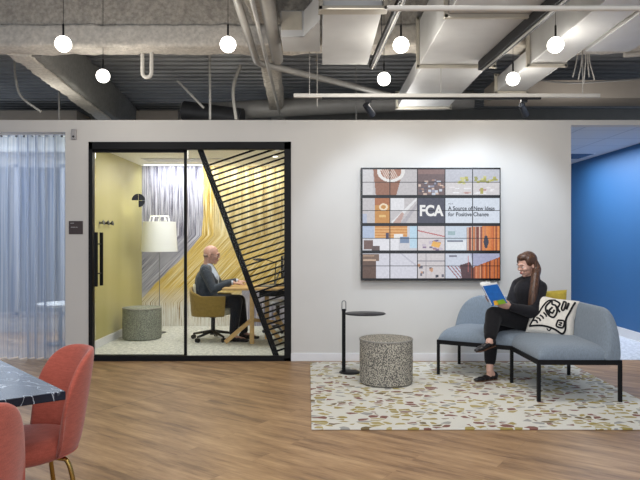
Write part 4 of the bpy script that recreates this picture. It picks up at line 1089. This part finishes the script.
t = thing('task_chair', 'dark mesh chair half hidden at the end of the desk', 'chair', (-.62, 9.1, .003))
m = nb(); surf(m, lambda u, v: Vector((.19+.03*v, (u-.5)*.42*(1-.15*v), .45+.4*v)), 10, 8); q = obj('backrest', m, 'steel_grey', t, angle=80); q.modifiers.new('thick', 'SOLIDIFY').thickness = .03
m = nb(); lathe(m, [(0, .40), (.2, .40), (.22, .42), (.2, .46), (0, .46)], seg=28); obj('seat', m, 'steel_grey', t)
m = nb(); lathe(m, [(0, .05), (.03, .05), (.03, .4), (0, .4)], seg=12)
for k in range(5): a = math.radians(72*k); tube(m, [(0, 0, .09), (.24*math.cos(a), .24*math.sin(a), .03)], [.02, .014], 8); ball(m, (.24*math.cos(a), .24*math.sin(a), .025), .025, seg=10, rings=8)
obj('wheel_base', m, 'black_plastic', t)
# white floor lamp behind pouf
t = thing('floor_lamp', 'white floor lamp with wide drum shade behind the green pouf', 'lamp', (-2.325, 8.98, .003))
m = nb(); lathe(m, [(0, 0), (.09, 0), (.09, .012), (.02, .02), (0, .02)], seg=28); obj('base', m, 'steel_grey', t)
m = nb(); tube(m, [(0, 0, .015), (0, 0, 1.69)], .005, 10); obj('pole', m, 'steel_grey', t)
m = nb(); prof = [(.258, 1.175), (.232, 1.60)]
lathe(m, [(.258, 1.175), (.232, 1.605), (.228, 1.605), (.254, 1.175), (.258, 1.175)], seg=44); obj('lamp_shade', m, 'lamp_fabric', t)
m = nb(); lathe(m, [(.135, 1.685), (.135, 1.695), (.125, 1.695), (.125, 1.685), (.135, 1.685)], seg=32)
for k in range(10): a = math.radians(36*k); tube(m, [(.13*math.cos(a), .13*math.sin(a), 1.69), (.15*math.cos(a), .15*math.sin(a), 1.6)], .004, 6)
for k in range(3): a = math.radians(120*k); tube(m, [(0, 0, 1.6), (.23*math.cos(a), .23*math.sin(a), 1.6)], .004, 6)
obj('shade_gallery', m, 'white_plastic', t)
# coat pegs on the olive wall
for y_, lab, mt in ((7.82, 'pale round coat peg on the olive wall, nearest the door', 'steel_grey'), (8.0, 'dark conical coat peg in the middle of three on the olive wall', 'dark_metal'), (8.16, 'dark conical coat peg on the olive wall, deepest in the room', 'dark_metal')):
    t = thing('coat_peg', lab, 'coat peg', (-2.78, y_, 1.56), group='coat pegs on the olive wall')
    m = nb(); tube(m, [(0, 0, 0), (.02, 0, 0), (.055, 0, .008)], [.01, .01, .034 if mt == 'dark_metal' else .032], 18); obj('peg', m, mt, t)
    m = nb(); tube(m, [(0, 0, 0), (.004, 0, 0)], .022, 16); obj('rosette', m, mt, t)
# meeting room ceiling fittings
def cfix(name, label, bm1, frame_mat, bm2, glow, loc, cat='light fixture', group=None):
    t = thing(name, label, cat, loc, group=group); obj('trim_ring', bm1, frame_mat, t); obj('diffuser', bm2, glow, t)
for x, y_, lab in ((-.63, 8.55, 'recessed downlight behind the slats, nearest the mural'), (-.55, 7.9, 'recessed downlight behind the slats, nearest the glass')):
    m = nb(); lathe(m, [(.05, 0), (.065, 0), (.065, -.006), (.05, -.006), (.05, 0)], seg=28); m2 = nb(); lathe(m2, [(0, -.002), (.05, -.002), (.05, -.001), (0, -.001)], seg=28)
    cfix('downlight', lab, m, 'white_trim', m2, 'downlight_glow', (x, y_, 2.5))
m = nb(); box(m, -.5, .42, -.05, .05, -.012, 0); m2 = nb(); box(m2, -.48, .40, -.035, .035, -.016, -.012)
cfix('cove_strip', 'long white light strip on the ceiling along the mural', m, 'white_trim', m2, 'ceiling_strip', (-2.2, 9.45, 2.5))
m = nb(); box(m, -.62, .62, -.16, .16, -.01, 0); m2 = nb(); box(m2, -.60, .60, -.14, .14, -.014, -.01)
cfix('ceiling_panel', 'pale recessed ceiling panel above the floor lamp', m, 'white_trim', m2, 'duct_metal', (-1.9, 8.9, 2.5))
m = nb(); box(m, -.6, .3, -.3, .3, -.008, 0); m2 = nb(); box(m2, -.58, .28, -.28, .28, -.012, -.008)
cfix('air_grille', 'blue grey ceiling panel in the corridor ceiling', m, 'white_trim', m2, 'facade_window', (3.75, 9.4, 2.622), 'ceiling panel')

# ============================================================ MARBLE TABLE AND RED CHAIRS
cr = Vector((-1.0, 2.44, 0)); e1 = Vector((-.677, .736, 0)); e2 = Vector((-.797, -.604, 0))
t = thing('marble_table', 'black marble topped table with white veins at the lower corner', 'table', (-1.8, 2.7, 0))
m = nb(); q1, q2, q3 = cr+e1*1.1, cr+e1*1.1+e2*1.3, cr+e2*1.3; z = Vector((0, 0, .75)); prism(m, [cr+z, q1+z, q2+z, q3+z], (0, 0, -.034)); wobj('table_top', m, 'black_marble', t, bevel=.003)
ctr = (cr+q2)/2; m = nb(); lathe(m, [(0, 0), (.28, 0), (.28, .015), (.04, .03), (.04, .69), (.15, .716), (0, .716)], (ctr.x, ctr.y, 0), seg=36); wobj('pedestal', m, 'black_metal', t)
def red_chair():
    t = thing('velvet_chair', 'x', 'chair')
    AM = math.radians(74)
    m = nb()
    def fn(u, v):
        a = -AM+2*AM*u; s_ = abs(a)/AM; th = 2*math.pi*v; s, c = math.sin(th), math.cos(th); e = .5
        zz = (math.copysign(abs(s)**e, s)+1)/2; tt = math.copysign(abs(c)**e, c)
        hh = .06+.385*max(0, 1-s_**4.2)**.55
        z = .395+hh*zz; lean = .045*max(0, math.cos(a))*(z-.4)/.45
        th_ = .030*(1-.35*zz)*(1-.35*s_**4)
        R_ = .205+tt*th_+.018*zz-.02*(1-zz)*(1 if tt > 0 else 0)
        return Vector((-R_*math.cos(a)-lean, R_*1.0*math.sin(a), z))
    g = surf(m, fn, 60, 24, cv=True); m.faces.new(g[0]); m.faces.new(g[-1][::-1]); obj('backrest', m, 'red_velvet', t, angle=70)
    m = nb(); lathe(m, [(0, .375), (.17, .375), (.185, .385), (.203, .41), (.203, .435), (.185, .462), (.15, .475), (0, .482)], (.03, 0, 0), seg=44, sx=1.12, sy=.98); obj('seat', m, 'red_velvet', t)
    for sx, sy in ((1, 1), (1, -1), (-1, 1), (-1, -1)):
        m = nb(); tube(m, arc_pts([(.04+sx*.02, sy*.02, .368), (.03+sx*.12, sy*.10, .366), (.03+sx*.155, sy*.135, .34), (.03+sx*.18, sy*.155, .2), (.03+sx*.215, sy*.185, .0)]), .0105, 12); obj('leg', m, 'brass', t)
    return t
rcx = red_chair(); rcx.location = (-1.31, 2.80, 0); rcx.rotation_euler = (0, 0, math.atan2(-.66, -.75)); rcx['label'] = 'coral red velvet chair whose open side faces the marble table corner'; rcx['group'] = 'coral velvet chairs around the marble table'
dup(rcx, 'coral red velvet chair seen from behind, cut off by the photo edge', (-1.235, 2.06, 0), math.atan2(.80, -.60))

# ============================================================ LIGHT AND CAMERA
def area(name, loc, rot, sx, sy, e, col=(1, 1, 1), shape='RECTANGLE'):
    l = bpy.data.lights.new(name, 'AREA'); l.shape = shape; l.size = sx; l.size_y = sy; l.energy = e; l.color = col
    o = bpy.data.objects.new(name, l); COL.objects.link(o); o.location = loc; o.rotation_euler = rot; return o
def spot(name, loc, target, e, size, col=(1, .985, .97), blend=.8, rad=.04):
    l = bpy.data.lights.new(name, 'SPOT'); l.energy = e; l.spot_size = math.radians(size); l.spot_blend = blend; l.color = col; l.shadow_soft_size = rad
    o = bpy.data.objects.new(name, l); COL.objects.link(o); o.location = loc
    o.rotation_euler = (Vector(target)-Vector(loc)).to_track_quat('-Z', 'Y').to_euler(); return o
area('overhead_fill_near', (-.5, 1.0, 3.5), (0, 0, 0), 5, 2.5, 150, (1, .97, .92))  # added fill above the camera, no fixture behind it
area('overhead_fill_mid', (.5, 4.6, 2.98), (0, 0, 0), .9, 2.0, 22, (1, .97, .93))  # added downward fill at duct level, has no fitting
area('frontal_fill', (0, -1.4, 1.9), (math.radians(90), 0, 0), 9, 2.8, 110, (.92, .96, 1))  # added frontal fill from behind the camera, not a window
spot('spot_wall_left', (.5, 5.7, 2.60), (.8, 6.89, 1.45), 46, 88, (.70, .83, 1), .55, .10)
spot('spot_wall_right', (1.90, 5.7, 2.60), (1.80, 6.89, 1.45), 72, 88, (.70, .83, 1), .55, .10)
spot('seat_fill', (1.5, 4.9, 2.9), (1.7, 5.9, .4), 50, 75)  # added fill aimed at the sofa, belongs to no track head
area('meeting_lamp', (-1.5, 8.1, 2.47), (0, 0, 0), 1.6, .9, 36, (1, .98, .93))
area('meeting_cove', (-1.6, 9.45, 2.46), (math.radians(20), 0, 0), 2.0, .08, 17, (.95, .96, 1))
pl_ = bpy.data.lights.new('lampshade_fill', 'POINT'); pl_.energy = 7; pl_.color = (1, .97, .9); pl_.shadow_soft_size = .06  # added inside the drum shade to brighten the meeting room ceiling
po_ = bpy.data.objects.new('lampshade_fill', pl_); COL.objects.link(po_); po_.location = (-2.325, 8.98, 1.5)
area('corridor_lamp', (3.4, 8.6, 2.58), (0, 0, 0), 1.0, 2.2, 80, (.92, .95, 1))
area('curtained_room_lamp', (-3.9, 8.0, 2.55), (0, 0, 0), 1.4, 1.2, 45, (.8, .88, 1))
area('window_light_left', (-5.0, 9.0, 1.5), (math.radians(90), 0, math.radians(180)), 3.6, 2.0, 60, (.72, .84, 1))

for x_ in (-3.4, -1.2, 1.0, 3.2):
    l_ = bpy.data.lights.new('plenum_fill', 'POINT'); l_.energy = 9; l_.color = (1, .97, .92); l_.shadow_soft_size = .15  # added fill hidden behind the partition top, lifts deck and bulkhead
    o_ = bpy.data.objects.new('plenum_fill', l_); COL.objects.link(o_); o_.location = (x_, 7.5, 2.76)
w = bpy.data.worlds.new('world'); SC.world = w; w.use_nodes = True
w.node_tree.nodes['Background'].inputs[0].default_value = (.62, .74, .95, 1); w.node_tree.nodes['Background'].inputs[1].default_value = .55
cam = bpy.data.cameras.new('camera'); cam.sensor_width = 36; cam.lens = F/640*36; cam.clip_start = .05
co = bpy.data.objects.new('camera', cam); COL.objects.link(co); co.location = (0, 0, H); co.rotation_euler = (math.radians(90), 0, 0)
SC.camera = co
SC.view_settings.view_transform = 'Standard'; SC.view_settings.look = 'None'; SC.view_settings.exposure = 0
